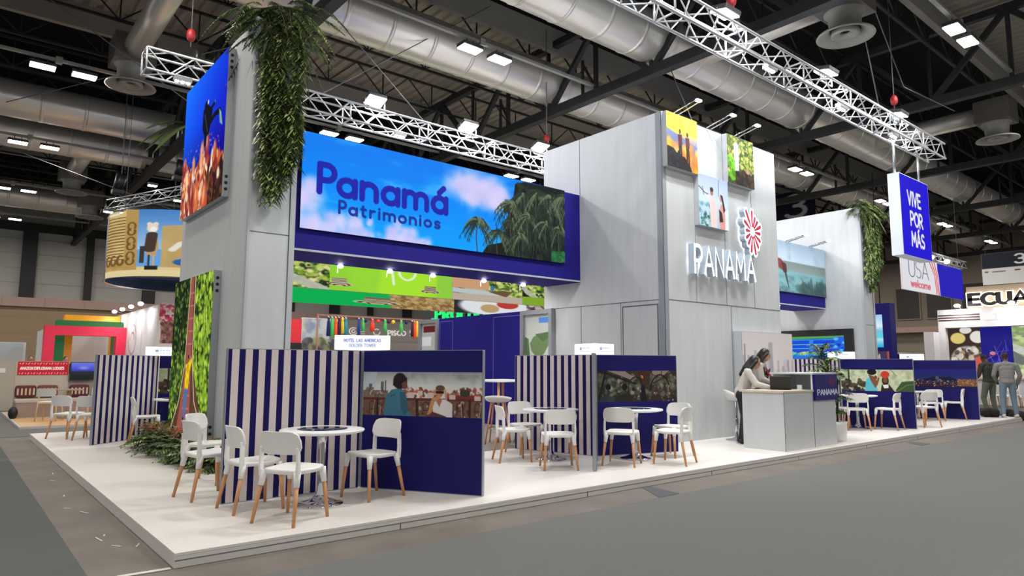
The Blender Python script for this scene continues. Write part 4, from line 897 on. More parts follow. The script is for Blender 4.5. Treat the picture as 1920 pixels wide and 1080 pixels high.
TB = [(1.585, 1.03, 'white round pedestal table nearest the camera, before the stripes'), (5.61, 1.96, 'white round table before the second striped wing'), (6.66, 1.22, 'white round table before the boat photo'),
      (14.47, 1.33, 'white round table before the photo of two women'), (18.6, 1.54, 'white round table before the night city photo'), (2.05, 8.55, 'white round table half hidden by the left tower')]
tb0 = make_table(TB[0][2])
for i, (x, y, l) in enumerate(TB):
    if i == 0: tb0.location = (x, y, 0)
    else: copy_tree(tb0, (x, y, 0), 0, l)
# high table with shell stools behind the first partition
ht = thing('high_table', 'high white bar table with wooden legs by the blue panels', 'table', (6.66, 4.45, .006))
MB().box(-.36, .36, -.36, .36, 1.07, 1.11).build('tabletop', M_tabletop, ht, bevel=.01)
for sx, sy in ((1, 1), (1, -1), (-1, 1), (-1, -1)): MB().tube((.26*sx, .26*sy, 1.07), (.32*sx, .32*sy, 0), .024, .02, 10).build('leg', M_wood, ht)
MB().bar((-.3, -.3, .25), (.3, -.3, .25), .02).build('foot_rail', M_chrome, ht)
def shell_stool(x, y, h, label):
    t = thing('bar_stool', label, 'stool', (x, y, .006), math.radians(h), 'white shell stools at the high table')
    m = MB(); vs = []; n = 24; rings = ((.05, .72), (.15, .725), (.21, .75), (.235, .80), (.225, .80), (.2, .765), (.14, .745), (.04, .742))
    for r, z in rings:
        for i in range(n): a = 2*PI*i/n; vs.append((r*math.cos(a), r*math.sin(a)*1.05, z+(.05*max(0, -math.cos(a)) if r > .18 else 0)))
    k = len(rings); m.add(vs, [(j*n+i, j*n+(i+1) % n, (j+1)*n+(i+1) % n, (j+1)*n+i) for j in range(k-1) for i in range(n)]+[tuple(range(n)), tuple((k-1)*n+i for i in range(n))], 0, True); m.build('seat_shell', M_white, t)
    for sx, sy in ((1, 1), (1, -1), (-1, 1), (-1, -1)): MB().tube((.1*sx, .1*sy, .735), (.19*sx, .19*sy, 0), .018, .013, 10).build('leg', M_wood, t)
    m = MB(); z = .27; r = .165; c = [(r, r, z), (r, -r, z), (-r, -r, z), (-r, r, z)]; [m.tube(c[i], c[(i+1) % 4], .008, n=6) for i in range(4)]; m.build('foot_ring', M_chrome, t)
shell_stool(6.22, 3.98, 40, 'white shell bar stool left at the high table'); shell_stool(6.78, 3.78, 95, 'white shell bar stool right at the high table')
# chrome bar stool behind the counter
t = thing('bar_stool', 'white padded bar stool on a chrome post behind the counter', 'stool', (10.12, 1.67, 0), math.radians(-40))
m = MB(); vs = []; n = 24; rings = ((.02, .74), (.15, .74), (.2, .77), (.22, .84), (.205, .84), (.18, .79), (.13, .775), (.02, .77))
for r, z in rings:
    for i in range(n): a = 2*PI*i/n; vs.append((r*math.cos(a), r*math.sin(a), z+(.1*max(0, -math.cos(a)) if r > .17 else 0)))
k = len(rings); m.add(vs, [(j*n+i, j*n+(i+1) % n, (j+1)*n+(i+1) % n, (j+1)*n+i) for j in range(k-1) for i in range(n)]+[tuple(range(n)), tuple((k-1)*n+i for i in range(n))], 0, True); m.build('seat', M_white, t)
MB().lathe([(0, .74), (.05, .74), (.03, .7), (.025, .4), (.035, .39), (.035, .05), (0, .05)], 18).build('post', M_chrome, t)
MB().lathe([(.0, .06), (.05, .055), (.1, .03), (.2, .012), (.205, 0), (0, 0)], 28).build('base_plate', M_chrome, t)
m = MB(); m.path([(0, .03, .28), (.1, .1, .28), (.16, .0, .28), (.1, -.1, .28), (0, -.03, .28)], .012, 8); m.build('foot_rest', M_chrome, t)

# ------------------------------------------------------------------ reception counter
M_ctr = mat('pale_grey_counter', (206, 208, 210), .4, .15, var=.05, scale=2, stretch=(6, 6, .4)); M_ctop = mat('beige_counter_top', (206, 190, 172), .4, var=.06, scale=3, stretch=(.6, 4, 4))
t = thing('reception_counter', 'pale grey reception counter with a raised right end', 'counter', (9.17, .2, 0))
m = MB(); m.box(9.17, 10.165, .2, .95, 0, .945); m.build('low_body', M_ctr, t, True)
MB().box(9.14, 10.165, .18, .99, .945, .975).build('counter_top', M_ctop, t, True)
m = MB(); m.box(10.17, 10.98, .2, .95, 0, .94); m.box(10.17, 10.98, .2, .23, .94, 1.24); m.box(10.17, 10.98, .92, .95, .94, 1.24); m.box(10.95, 10.98, .23, .92, .94, 1.24); m.build('raised_body', M_ctr, t, True)
MB().box(10.15, 11.0, .17, .98, 1.24, 1.27).build('raised_top', M_ctr, t, True)
[MB().box(a, a+.01, .196, .2, 0, .94).build('panel_joint', M_joint, t, True) for a in (9.172, 10.161)]
b = thing('logo_board', 'navy board with the PANAMA name on the raised counter end', 'sign', (10.18, .16, .79))
P = Paint(100, 110, (46, 44, 108), seed=4); P.text('PANAMA', .1, .78, .2, .035, (214, 216, 230), .16, .82)
for a, r in PE: P.poly([(.76+q[0]*.42, .26-q[1]*.4) for q in petal(math.radians(a), .08, r, .09)], (110, 40, 84))
MB().box(10.18, 11.0, .162, .198, .79, 1.235).build('board', M_navy2, b, True); picture('board_face', P, (10.18, .159, 1.235), (.82, 0, 0), (0, 0, -.445), PRINT, b)
# laptop, papers
t = thing('laptop', 'black laptop open on the counter before the two women', 'laptop', (9.83, .6, .976), math.radians(118))
MB().box(-.17, .17, -.12, .12, 0, .016).build('base', M_black, t, bevel=.004)
m = MB(); Mx = Matrix.Translation((0, .12, .012)) @ Matrix.Rotation(math.radians(-18), 4, 'X'); m.box(-.17, .17, -.006, .006, 0, .23, 0, Mx); m.build('screen_lid', M_black, t, bevel=.003)
m = MB(); m.box(-.155, .155, -.0085, -.0062, .015, .215, 0, Mx); m.build('display', mat('laptop_display', (190, 205, 225), emit=.5), t)
m = MB(); m.box(-.14, .14, -.03, .1, .0162, .018); m.build('keyboard', mat('key_black', (34, 34, 36), .6), t)
t = thing('phone_dock', 'small white device standing in the raised counter niche', 'device', (10.3, .5, .941))
MB().box(-.03, .03, -.05, .05, 0, .02).build('foot', M_white, t); MB().box(-.012, .012, -.045, .045, .02, .11).build('body', M_white, t, bevel=.004)
t = tag(MB().box(-.11, .11, -.15, .15, 0, .012).build('leaflet_stack', mat('paper_white', (238, 236, 230), .7), loc=(10.55, .6, .941)), 'stack of white leaflets in the raised counter niche', 'paper')

# ------------------------------------------------------------------ hanging signs over the stand
t = thing('hanging_sign', 'hanging blue light box reading VIVE POR MÁS', 'sign', (16.5, .9, 4.12))
MB().box(16.5, 18.4, .9, 1.17, 4.12, 6.2).build('box_body', mat('white_light_box', (214, 220, 228), .5, emit=.03), t, True)
P = Paint(150, 164, (38, 24, 222), seed=2)
for k, (w_, x_) in enumerate((('VIVE', .24), ('POR', .3), ('MÁS', .3))): P.text(w_, x_, .35+.255*k, .165, .036, (244, 246, 255), .2, .98)
picture('sign_face', P, (16.52, .896, 6.18), (1.86, 0, 0), (0, 0, -2.04), LEDB, t)
m = MB(); m.tube((16.62, 1.03, 6.2), (16.62, 1.03, 7.05), .03, n=10); m.tube((18.2, 1.03, 6.2), (18.2, 1.03, 7.05), .03, n=10); m.build('hanging_pole', M_alu, t, True)

# ------------------------------------------------------------------ plants
RG = random.Random(5)
def blade(m, p, d, L, w, mi, droop=.3, up=Vector((0, 0, 1)), segs=3):
    """a tapering, drooping leaf"""
    d = d.normalized(); s = d.cross(up)
    s = s.normalized() if s.length > 1e-3 else Vector((1, 0, 0)); vs = []; pts = []
    for i in range(segs+1):
        t = i/segs; q = p+d*(L*t)+Vector((0, 0, -droop*L*t*t)); ww = w*(.35+1.3*t*(1-t)*2 if t < 1 else .05); vs += [q-s*ww/2, q+s*ww/2]
    m.add(vs, [(2*i, 2*i+1, 2*i+3, 2*i+2) for i in range(segs)], mi)
def frond(m, p, d, L, n, lw, ll, mis, droop=.6, stem=None):
    """a fern / palm frond: a curved rib with paired leaflets"""
    d = d.normalized(); side = d.cross(Vector((0, 0, 1))); side = side.normalized() if side.length > .05 else Vector((RG.uniform(-1, 1), RG.uniform(-1, 1), 0)).normalized()
    pts = [p+d*(L*i/n)+Vector((0, 0, -droop*L*(i/n)**2)) for i in range(n+1)]
    if stem is not None: stem.path(pts[::max(1, n//5)] if n > 5 else pts, .006, 4)
    for i in range(1, n+1):
        ax = (pts[i]-pts[i-1]).normalized(); k = math.sin(PI*(.12+.86*i/n))
        for sg in (1, -1): blade(m, pts[i], side*sg*.8+ax*.7+Vector((0, 0, RG.uniform(-.2, .15))), ll*k*RG.uniform(.8, 1.15), lw, RG.choice(mis), .35, segs=2)
def greenery(name, label, x0, x1, y, ztop, zlow, seed, over=.5):
    global RG; RG = random.Random(seed)
    t = thing(name, label, 'plant', ((x0+x1)/2, y, ztop)); m = MB(); s = MB(); wd = x1-x0
    for i in range(190):   # hanging strands
        u = RG.random(); x = x0+wd*u; dep = RG.uniform(.02, .22)
        lim = zlow+(ztop-zlow)*(.0+.5*abs(u-.3)**1.3)+RG.uniform(0, .3)
        z = RG.uniform(lim+.25, ztop); L = min(RG.uniform(.5, 1.0), z-lim); p = Vector((x, y-dep, z)); n = int(10+L*16); mi = RG.choice([(0, 0, 1), (1, 1, 0), (1, 2, 1), (0, 1, 2), (1, 2, 2)])
        q = Vector((RG.uniform(-.12, .12), RG.uniform(-.12, .02), -1)).normalized(); pts = []
        for k in range(n):
            w = p+q*(L*k/n)+Vector((.03*math.sin(k*.7+i), -.05*math.sin(PI*k/n), 0)); pts.append(w)
            for sg in (-1, 1): blade(m, w, Vector((sg*RG.uniform(.4, 1), RG.uniform(-.8, .2), RG.uniform(-.9, -.2))), RG.uniform(.07, .14), .03, RG.choice(mi), .3, segs=2)
        s.path(pts[::3]+[pts[-1]], .005, 4)
    for i in range(70):    # spilling crown of ferns
        a = RG.uniform(0, 2*PI); p = Vector((x0+wd*RG.random(), y+RG.uniform(-.12, .3), ztop+RG.uniform(-.15, .25)))
        d = Vector((math.cos(a)*1.0, math.sin(a)*.8-.45, RG.uniform(-.1, .7))); frond(m, p, d, RG.uniform(.5, .95)*over*2, 24, .026, .13, RG.choice([(0, 0, 1), (0, 1), (1, 2), (0,)]), RG.uniform(.6, 1.3), s)
    for i in range(16):
        p = Vector((x0+wd*RG.random(), y+RG.uniform(-.2, .2), ztop+RG.uniform(-.5, .2))); blade(m, p, Vector((RG.uniform(-.6, .6), RG.uniform(-.8, .1), -.5)), RG.uniform(.4, .7), .05, RG.choice((0, 0, 1)), .7, segs=5)
    m.build('foliage', [M_leafd, M_leaf, M_leafl], t, True, fixn=False); s.build('stems', M_stem, t, True, fixn=False); return t
greenery('hanging_greenery', 'thick hanging ferns spilling from the top of the left tower', 1.86, 2.44, 4.235, 6.62, 3.55, 5, .5)
greenery('hanging_greenery', 'hanging ferns and moss on the right tower edge', 19.48, 20.1, 3.1, 6.1, 3.55, 15, .42)
t = thing('staghorn_fern', 'strap-leaved fern sticking out behind the left tower top', 'plant', (1.8, 7.9, 5.9)); m = MB()
for i in range(12): blade(m, Vector((1.82, 7.87, 5.9)), Vector((-1, RG.uniform(.1, 1.1), RG.uniform(-.6, .5))), RG.uniform(.5, .9), .12, RG.choice((0, 1)), .5, segs=5)
m.build('foliage', [M_leafd, M_leaf], t, True, fixn=False)
def shrub(x, y, r, h, bloom, seed):
    global RG; RG = random.Random(seed)
    t = thing('fern_shrub', 'leafy green shrub with reddish sprays bedded along the left tower foot' if bloom else 'dense dark green fern shrub bedded along the left tower foot', 'plant', (x, y, 0), 0, 'shrubs at the foot of the left tower')
    m = MB(); s = MB()
    for i in range(120):
        a = RG.uniform(0, 2*PI); e = RG.uniform(.05, 1.4); p = Vector((x+RG.uniform(-.1, .1), y+RG.uniform(-.12, .12), RG.uniform(.03, .2)))
        frond(m, p, Vector((math.cos(a)*math.cos(e), math.sin(a)*math.cos(e), math.sin(e)*h/r)), r*RG.uniform(.7, 1.1), 9, .03, .11, RG.choice([(0, 1), (1, 0, 0), (1, 2), (0,)]), .45, s if i < 14 else None)
    m.build('foliage', [M_leafd, M_leaf, M_leafl], t, True, fixn=False); s.build('stems', M_stem, t, True, fixn=False)
    if bloom:
        b = MB()
        for i in range(16):
            a = RG.uniform(0, 2*PI); frond(b, Vector((x+RG.uniform(-.15, .15), y+RG.uniform(-.2, .2), h*.45)), Vector((math.cos(a)*.6, math.sin(a)*.6, 1)), r*.6, 8, .022, .07, (0, 0, 1), .3)
        b.build('reddish_sprays', [M_orange, mat('russet_leaf', (140, 52, 34), .6, var=.3)], t, True, fixn=False)
for i, (x, y, r, h, b) in enumerate(((1.38, 7.3, .46, .62, 0), (1.3, 6.6, .5, .62, 1), (1.3, 5.9, .5, .6, 1), (1.34, 5.2, .48, .6, 1), (1.4, 4.6, .44, .5, 1), (1.46, 4.0, .42, .46, 0), (1.7, 3.72, .38, .46, 0), (1.6, 7.75, .4, .75, 0))): shrub(x, y, r, h, b, 30+i)
def palm(label, x, y, zpot, stems, seed, pot=True, Lf=.62):
    global RG; RG = random.Random(seed)
    t = thing('potted_palm', label, 'plant', (x, y, 0)); m = MB(); s = MB()
    if pot:
        MB().lathe([(0, .0), (.13, .0), (.145, .02), (.165, .3), (.17, .36), (.155, .36), (.15, .3), (0, .3)], 24, (x, y, .0)).build('pot', mat('white_pot', (232, 230, 226), .5), t, True)
        MB().lathe([(0, .325), (.15, .325)], 16, (x, y, .0)).build('soil', mat('potting_soil', (50, 40, 30), .95), t, True)
    for dx, dy, h, n in stems:
        top = Vector((x+dx, y+dy, h)); s.path([(x+dx*.15, y+dy*.15, .3), (x+dx*.6, y+dy*.6, h*.6), tuple(top)], .012, 6)
        for i in range(n):
            a = 2*PI*i/n+RG.uniform(-.3, .3); e = RG.uniform(.7, 1.45)
            frond(m, top+Vector((0, 0, RG.uniform(-.1, .05))), Vector((math.cos(a)*math.cos(e), math.sin(a)*math.cos(e), math.sin(e))), Lf*RG.uniform(.75, 1.1), 14, .03, .24, RG.choice([(0, 1), (1, 1, 2), (0,)]), .55, s)
    m.build('fronds', [M_leafd, M_leaf, M_leafl], t, True, fixn=False); s.build('stems', M_stem, t, True, fixn=False)
palm('tall palm with bright fronds rising behind the raised counter end', 12.62, 1.15, .3, ((0, 0, 1.4, 10), (.1, .1, 1.62, 9), (-.08, -.05, 1.2, 8)), 3, True, .6)
palm('dark palm in a white pot at the right end of the counter', 11.5, .42, .3, ((0, 0, .8, 7), (.14, .02, 1.1, 7), (.05, .1, .55, 7), (-.02, .12, 1.25, 7)), 4, True, .42)

# ------------------------------------------------------------------ people
M_skin = mat('light_brown_skin', (186, 136, 112), .55, var=.05, scale=9); M_skind = mat('dark_brown_skin', (88, 58, 46), .5, var=.06, scale=9)
M_hair = mat('black_hair', (24, 18, 17), .4, var=.3, scale=30, stretch=(6, 6, .5))
def limb(m, pts, rs, n=14):
    for i in range(len(pts)-1):
        a, b = Vector(pts[i]), Vector(pts[i+1]); m.tube(a, b, rs[i], rs[i+1], n); m.ell(a, rs[i], rs[i], rs[i], 12); m.ell(b, rs[i+1], rs[i+1], rs[i+1], 12)
def remesh(o, vox, sm=4):
    r = o.modifiers.new('skin', 'REMESH'); r.mode = 'VOXEL'; r.voxel_size = vox; r.use_smooth_shade = True
    s = o.modifiers.new('soft', 'SMOOTH'); s.iterations = sm; s.factor = .5
def hand(m, wr, d, palmn, side, curl=.5):
    """palm, four unequal bent fingers and a thumb; d = direction of fingers, palmn = direction the palm faces"""
    d = Vector(d).normalized(); pn = Vector(palmn); pn = (pn-d*pn.dot(d)).normalized(); sd = d.cross(pn).normalized()*side; wr = Vector(wr)
    pal = wr+d*.05
    for k in (-1, 0, 1): m.tube(wr+sd*.012*k, wr+d*.085+sd*.027*k, .016, .014, 10); m.ell(wr+d*.085+sd*.027*k, .0145, .0145, .0145, 8)
    for k, L in ((-1.5, .060), (-.5, .074), (.5, .080), (1.5, .070)):
        p0 = wr+d*.085+sd*.018*k; p1 = p0+(d+sd*.06*k)*L*.45; dd = (d*math.cos(curl)+pn*math.sin(curl)); p2 = p1+dd*L*.35; p3 = p2+(d*math.cos(curl*1.8)+pn*math.sin(curl*1.8))*L*.3
        limb(m, [p0, p1, p2, p3], [.0095, .009, .0085, .0075], 8)
    t0 = wr+d*.03+sd*.026; t1 = t0+(d*.55+sd*.75+pn*.25).normalized()*.04; t2 = t1+(d*.9+sd*.2+pn*.35).normalized()*.032; limb(m, [t0, t1, t2], [.013, .0105, .009], 8)
def person(label, loc, rotz, J, skin, top, bottom, shoe, hair, female=False, extra=None, belly=0.0):
    t = thing('person', label, 'person', loc, rotz)   # faces +y
    g = lambda k: Vector(J[k])
    pel, che, nec, hd = g('pelvis'), g('chest'), g('neck'), g('head'); fy, fp = J.get('look', (0, 0))
    R = Matrix.Rotation(fy, 3, 'Z') @ Matrix.Rotation(fp, 3, 'X')
    b = MB()
    limb(b, [che+(nec-che)*.5, nec, hd-Vector((0, 0, .05))], [.06, .05, .05]); b.ell(hd+R @ Vector((0, -.005, .015)), .074, .094, .105, 18, M=R)
    b.ell(hd+R @ Vector((0, .028, -.055)), .055, .06, .058, 14, M=R); b.ell(hd+R @ Vector((0, .098, -.012)), .013, .016, .024, 10, M=R); b.ell(hd+R @ Vector((0, .083, -.055)), .022, .012, .01, 10, M=R)
    for sx in (-1, 1): b.ell(hd+R @ Vector((.075*sx, -.005, -.005)), .01, .02, .03, 10, M=R)
    limb(b, [pel, che], [.1, .1])
    for s_, sx in (('L', -1), ('R', 1)):
        limb(b, [che+Vector((0, 0, .0)), g('sh'+s_)-Vector((0, 0, .03)), g('el'+s_), g('wr'+s_)], [.045, .036, .034, .027]); hand(b, g('wr'+s_), J['hd'+s_], J['pn'+s_], J.get('side'+s_, sx), J.get('curl', .5))
        limb(b, [pel, g('hip'+s_), g('kn'+s_), g('an'+s_)], [.09, .075, .05, .036])
    o = b.build('body', skin, t); remesh(o, .0075, 5)
    c = MB(); W_ = .18 if not female else .135
    u = (g('shR')-g('shL')).normalized(); f = u.cross(Vector((0, 0, 1)))*-1
    for k in range(7):
        q = k/6; p = pel.lerp(che, q); wd = (W_*(.98-.12*math.sin(PI*q)*(1 if female else .2)))+(.02*q); dp = .105+belly*math.sin(PI*min(1, q+.15)); c.ell(p, wd, dp, .11, 16, M=Matrix((u, u.cross(Vector((0, 0, 1))), Vector((0, 0, 1)))).transposed())
    limb(c, [che+Vector((0, 0, .1)), nec-Vector((0, 0, .03))], [.09, .062])
    for s_ in 'LR': limb(c, [nec-Vector((0, 0, .07)), g('sh'+s_)-Vector((0, 0, .015)), g('el'+s_), g('wr'+s_)-(g('wr'+s_)-g('el'+s_)).normalized()*.02], [.07, .066, .056, .044])
    hem = J.get('hem', .1); c.ell(pel-Vector((0, 0, hem*.1)), W_*1.05, .125+belly*.6, hem*.75+.04, 16, M=Matrix((u, u.cross(Vector((0, 0, 1))), Vector((0, 0, 1)))).transposed())
    o = c.build('jacket' if 'jacket' in J else 'sweater', top, t); remesh(o, .011, 6)
    c = MB(); c.ell(pel-Vector((0, 0, .04)), W_*.98, .115, .12, 16)
    for s_ in 'LR': limb(c, [pel-Vector((0, 0, .04)), g('hip'+s_), g('kn'+s_), g('an'+s_)-Vector((0, 0, .01))], [.1, .095, .07, .055])
    o = c.build('trousers', bottom, t); remesh(o, .012, 5)
    for s_ in 'LR':
        c = MB(); a = g('an'+s_); k = J.get('toe'+s_, (0, 1, 0)); k = Vector(k).normalized(); z = a.z
        limb(c, [a-Vector((0, 0, z-.05))-k*.04, a-Vector((0, 0, z-.045))+k*.08, a-Vector((0, 0, z-.035))+k*.16], [.048, .044, .034]); c.ell(a-Vector((0, 0, .02)), .045, .05, .05, 12)
        o = c.build('shoe', shoe, t); remesh(o, .01, 3)
    h = MB(); 
    if hair == 'long':
        h.ell(hd+R @ Vector((0, -.022, .032)), .085, .098, .1, 18, M=R); h.ell(hd+R @ Vector((0, -.05, -.02)), .082, .07, .1, 16, M=R)
        for sx in (-1, 1):
            limb(h, [hd+R @ Vector((.065*sx, .03, .04)), hd+R @ Vector((.078*sx, -.01, -.06)), nec+Vector((.085*sx, -.01, .0)), che+Vector((.1*sx, .06, .06)), che+Vector((.1*sx, .1, -.08))], [.028, .034, .042, .04, .018])
        limb(h, [hd+R @ Vector((0, -.07, -.02)), nec+Vector((0, -.07, 0)), che+Vector((0, -.1, .02))], [.07, .08, .05])
    else:
        h.ell(hd+R @ Vector((0, -.02, .03)), .079, .092, .096, 18, M=R)
    o = h.build('hair', M_hair if hair != 'short_dark' else mat('cropped_hair', (40, 30, 27), .8), t); remesh(o, .009, 3)
    e = MB()
    for sx in (-1, 1): e.ell(hd+R @ Vector((.031*sx, .084, .012)), .012, .008, .006, 10, M=R); e.bar(hd+R @ Vector((.017*sx, .092, .032)), hd+R @ Vector((.047*sx, .083, .034)), .006, .005)
    e.build('eyes', M_black, t)
    m = MB(); m.ell(hd+R @ Vector((0, .094, -.055)), .02, .006, .007, 10, M=R); m.build('lips', mat('lip_rose', (150, 70, 70), .5), t)
    if extra: extra(t)
    return t
M_blaz = mat('light_grey_blazer', (186, 180, 172), .8, var=.08, scale=14); M_blaz2 = mat('warm_grey_blazer', (168, 160, 154), .8, var=.08, scale=14)
M_wine = mat('wine_top', (72, 24, 32), .7); M_slack = mat('black_trousers', (30, 30, 34), .8)
def wom(head, lookz, tilt): return None
# front woman leans on the counter with both forearms; local +y is her facing direction
JW = dict(pelvis=(0, -.1, .92), chest=(0, .02, 1.21), neck=(0, .08, 1.34), head=(0, .15, 1.44), look=(-.1, -.35), shL=(-.165, .03, 1.29), shR=(.165, .03, 1.29), elL=(-.2, .17, 1.05), elR=(.21, .16, 1.06), wrL=(-.08, .38, 1.005), wrR=(.12, .38, 1.01),
          hdL=(.3, 1, -.1), hdR=(-.2, 1, -.1), pnL=(0, 0, -1), pnR=(0, 0, -1), hipL=(-.08, -.1, .88), hipR=(.08, -.1, .88), knL=(-.09, -.06, .48), knR=(.09, -.04, .48), anL=(-.09, -.12, .09), anR=(.09, -.08, .09), jacket=1, hem=.12, sideL=1, sideR=-1)
def bag_strap(t):
    m = MB(); m.path([(-.06, .1, 1.32), (-.04, .155, 1.22), (0, .17, 1.12)], .012, 6); m.path([(.06, .1, 1.32), (.04, .155, 1.22), (0, .17, 1.12)], .012, 6); m.build('lanyard', mat('red_lanyard', (170, 30, 44), .6), t)
    MB().box(-.035, .035, .168, .174, 1.03, 1.12).build('badge', mat('badge_white', (226, 222, 222), .5), t)
def shirt(t):
    m = MB(); m.prism([(-.055, 1.33), (.055, 1.33), (.03, 1.1), (0, .98), (-.03, 1.1)], lambda u, v, h: (u, .112-(v-1.2)*-.28+h, v), 0, .014); m.build('shirt', M_wine, t)
person('woman in a pale grey blazer with long dark hair leaning on the counter, in front', (9.74, 1.2, 0), math.radians(-150), JW, M_skin, M_blaz, M_slack, M_black, 'long', True)
JW2 = dict(JW); JW2.update(head=(0, .08, 1.585), neck=(0, .03, 1.47), chest=(0, -.02, 1.3), shL=(-.17, 0, 1.4), shR=(.17, 0, 1.4), elL=(-.22, .06, 1.14), elR=(.23, .05, 1.14), wrL=(-.1, .27, 1.03), wrR=(.14, .28, 1.04), pelvis=(0, -.06, .94), hipL=(-.08, -.06, .9), hipR=(.08, -.06, .9), knL=(-.09, -.03, .5), knR=(.09, -.03, .5), anL=(-.09, -.08, .09), anR=(.09, -.05, .09), look=(.15, -.4))
person('woman in a warm grey blazer, wine top and red lanyard standing behind the other', (10.42, 1.3, 0), math.radians(-160), JW2, M_skin, M_blaz2, M_slack, M_black, 'long', True, lambda t: (shirt(t), bag_strap(t)))
JM = dict(pelvis=(0, 0, .98), chest=(0, .0, 1.33), neck=(0, .04, 1.53), head=(0, .08, 1.645), look=(.2, -.35), shL=(-.23, 0, 1.43), shR=(.23, 0, 1.43), elL=(-.3, .02, 1.14), elR=(.31, .03, 1.14), wrL=(-.2, .2, .98), wrR=(.26, .14, .9), hdL=(.3, .7, -.4), hdR=(0, .3, -1), pnL=(.6, 0, -.6), pnR=(-1, .1, 0),
          hipL=(-.1, 0, .9), hipR=(.1, 0, .9), knL=(-.13, .02, .5), knR=(.13, .05, .5), anL=(-.15, -.04, .09), anR=(.16, .0, .09), hem=.1, belly=.05)
JM['jacket'] = 1
person('man in a grey sweater and blue jeans seen from behind at the platform end', (21.05, .14, 0), math.radians(-62), JM, M_skind, mat('heather_grey_sweater', (128, 126, 122), .9, var=.1, scale=40), mat('washed_blue_jeans', (106, 124, 140), .85, var=.12, scale=12), mat('pale_sneaker', (196, 188, 180), .7), 'short_dark', extra=None, belly=.03)
JM2 = dict(JM); JM2.update(head=(0, .12, 1.60), look=(-.3, -.5), knL=(-.12, .1, .5), wrL=(-.12, .3, 1.05), belly=.02)
person('man in a dark green jacket and khaki trousers half behind the grey sweater man', (21.4, .66, 0), math.radians(-30), JM2, M_skind, mat('dark_olive_jacket', (52, 54, 48), .85, var=.12, scale=20), mat('khaki_trousers', (98, 100, 88), .9, var=.1, scale=14), M_black, 'short_dark')
def bag(x, y, z, s, label, seed):
    r_ = random.Random(seed); t = thing('bag', label, 'bag', (x, y, z)); m = MB()
    for i in range(7): m.ell((r_.uniform(-.2, .2)*s, r_.uniform(-.2, .2)*s, .1*s+r_.uniform(0, .08)), .2*s, .17*s, (.1+r_.uniform(0, .06))*s, 14)
    o = m.build('bag_body', mat('black_bag_fabric', (30, 26, 26), .85, var=.3, scale=20), t); remesh(o, .02, 3)
    m = MB(); m.path([(-.2*s, 0, .14*s), (-.1*s, -.1*s, .3*s), (.1*s, -.1*s, .3*s), (.2*s, 0, .14*s)], .014, 6); m.build('strap', M_black, t)
bag(20.92, .62, 0, .8, 'black bags dropped on the platform at the feet of the two men', 3); bag(21.75, .25, -.104, .95, 'black bag on the carpet just off the platform right end', 5)

# ------------------------------------------------------------------ panelled stand behind the partitions
t = thing('blue_panel_wall', 'high navy blue panel wall with grey framed leaf posters at both ends', 'stand wall', (8.56, 5.4, 0))
m = MB(); m.box(8.56, 8.61, 6.06, 9.42, .0, 2.6); m.build('navy_panel', M_navy, t, True)
m = MB()
for a, b in ((6.1, 7.1), (8.78, 9.38)):
    for q in ((a, a+.012), (b-.012, b)): m.box(8.556, 8.56, q[0], q[1], .1, 2.52)
    m.box(8.556, 8.56, a, b, 2.51, 2.522)
m.build('inlay_line', mat('pale_blue_line', (120, 120, 190), .6), t, True)
def leafposter(w_, h_, seed, word=None):
    P = Paint(w_, h_, (204, 208, 204), seed=seed); P.grad([(0, (186, 188, 186)), (.3, (208, 212, 208)), (1, (176, 182, 180))])
    g = [(92, 122, 78), (116, 142, 96), (138, 160, 116)]
    if word:
        P.box(.1, .03, 1, .1, (120, 30, 40)); P.text(word, .02, .24, .08, .03, (250, 250, 250), .18, .55)
        P.poly([(.0, .3), (.25, .3), (.55, .55), (.62, .75), (.4, .68), (.15, .5)], g[0]); P.poly([(.95, .3), (1, .4), (.9, .6), (.7, .8), (.62, .75), (.66, .5)], g[2])
    else:
        P.box(.55, .03, .95, .08, (84, 140, 224)); P.poly([(0, .2), (.15, .22), (.2, .36), (.15, .45), (.0, .36)], g[0]); P.poly([(.2, .26), (.35, .2), (1, .16), (1, .24), (.75, .36), (.5, .4), (.25, .33)], g[1]); P.poly([(.4, .18), (1, .16), (1, .2), (.7, .25)], g[0])
    return P
for (a, b, nm, P) in ((5.02, 6.06, 'poster_frame', leafposter(90, 240, 3)), (9.42, 10.36, 'poster_frame', leafposter(90, 240, 4, 'RAGUAY'))):
    f = MB(); f.box(8.5, 8.61, a, a+.1, 0, 2.6); f.box(8.5, 8.61, b-.1, b, 0, 2.6); f.box(8.5, 8.61, a+.1, b-.1, 2.5, 2.6); f.box(8.57, 8.61, a+.1, b-.1, 0, 2.5); fo = f.build(nm, M_greyedge, t, True)
    picture('poster', P, (8.566, b-.1, 2.5), (0, -(b-a-.2), 0), (0, 0, -2.4), PRINT, fo)

# ------------------------------------------------------------------ stands and banners beyond
def p_forest(w, h, seed): P = Paint(w, h, (90, 110, 50), seed=seed); P.blobs(700, 0, 0, 1, 1, .02, .08, JG+[(200, 210, 110), (230, 226, 160)], 1, .85, .5); P.poly([(0, .35), (1, .95), (1, 1), (.7, 1), (0, .5)], (190, 190, 180), .9); P.poly([(0, .5), (.25, .75), (.1, .8), (0, .75)], (24, 20, 20)); return P
def hat(P, x, y, r):
    for k, c in enumerate(((206, 196, 160), (70, 50, 44), (206, 196, 160), (70, 50, 44), (206, 196, 160))): P.ell(x, y+.01*k, r*(1-.17*k), r*(1-.17*k)*.55, c)
    P.box(x-r*.5, y-r*1.5, x+r*.5, y, (206, 196, 160)); [P.box(x-r*.5, y-r*1.5+q*r, x+r*.5, y-r*1.5+q*r+r*.18, (72, 54, 50)) for q in (.1, .45, .8, 1.15)]
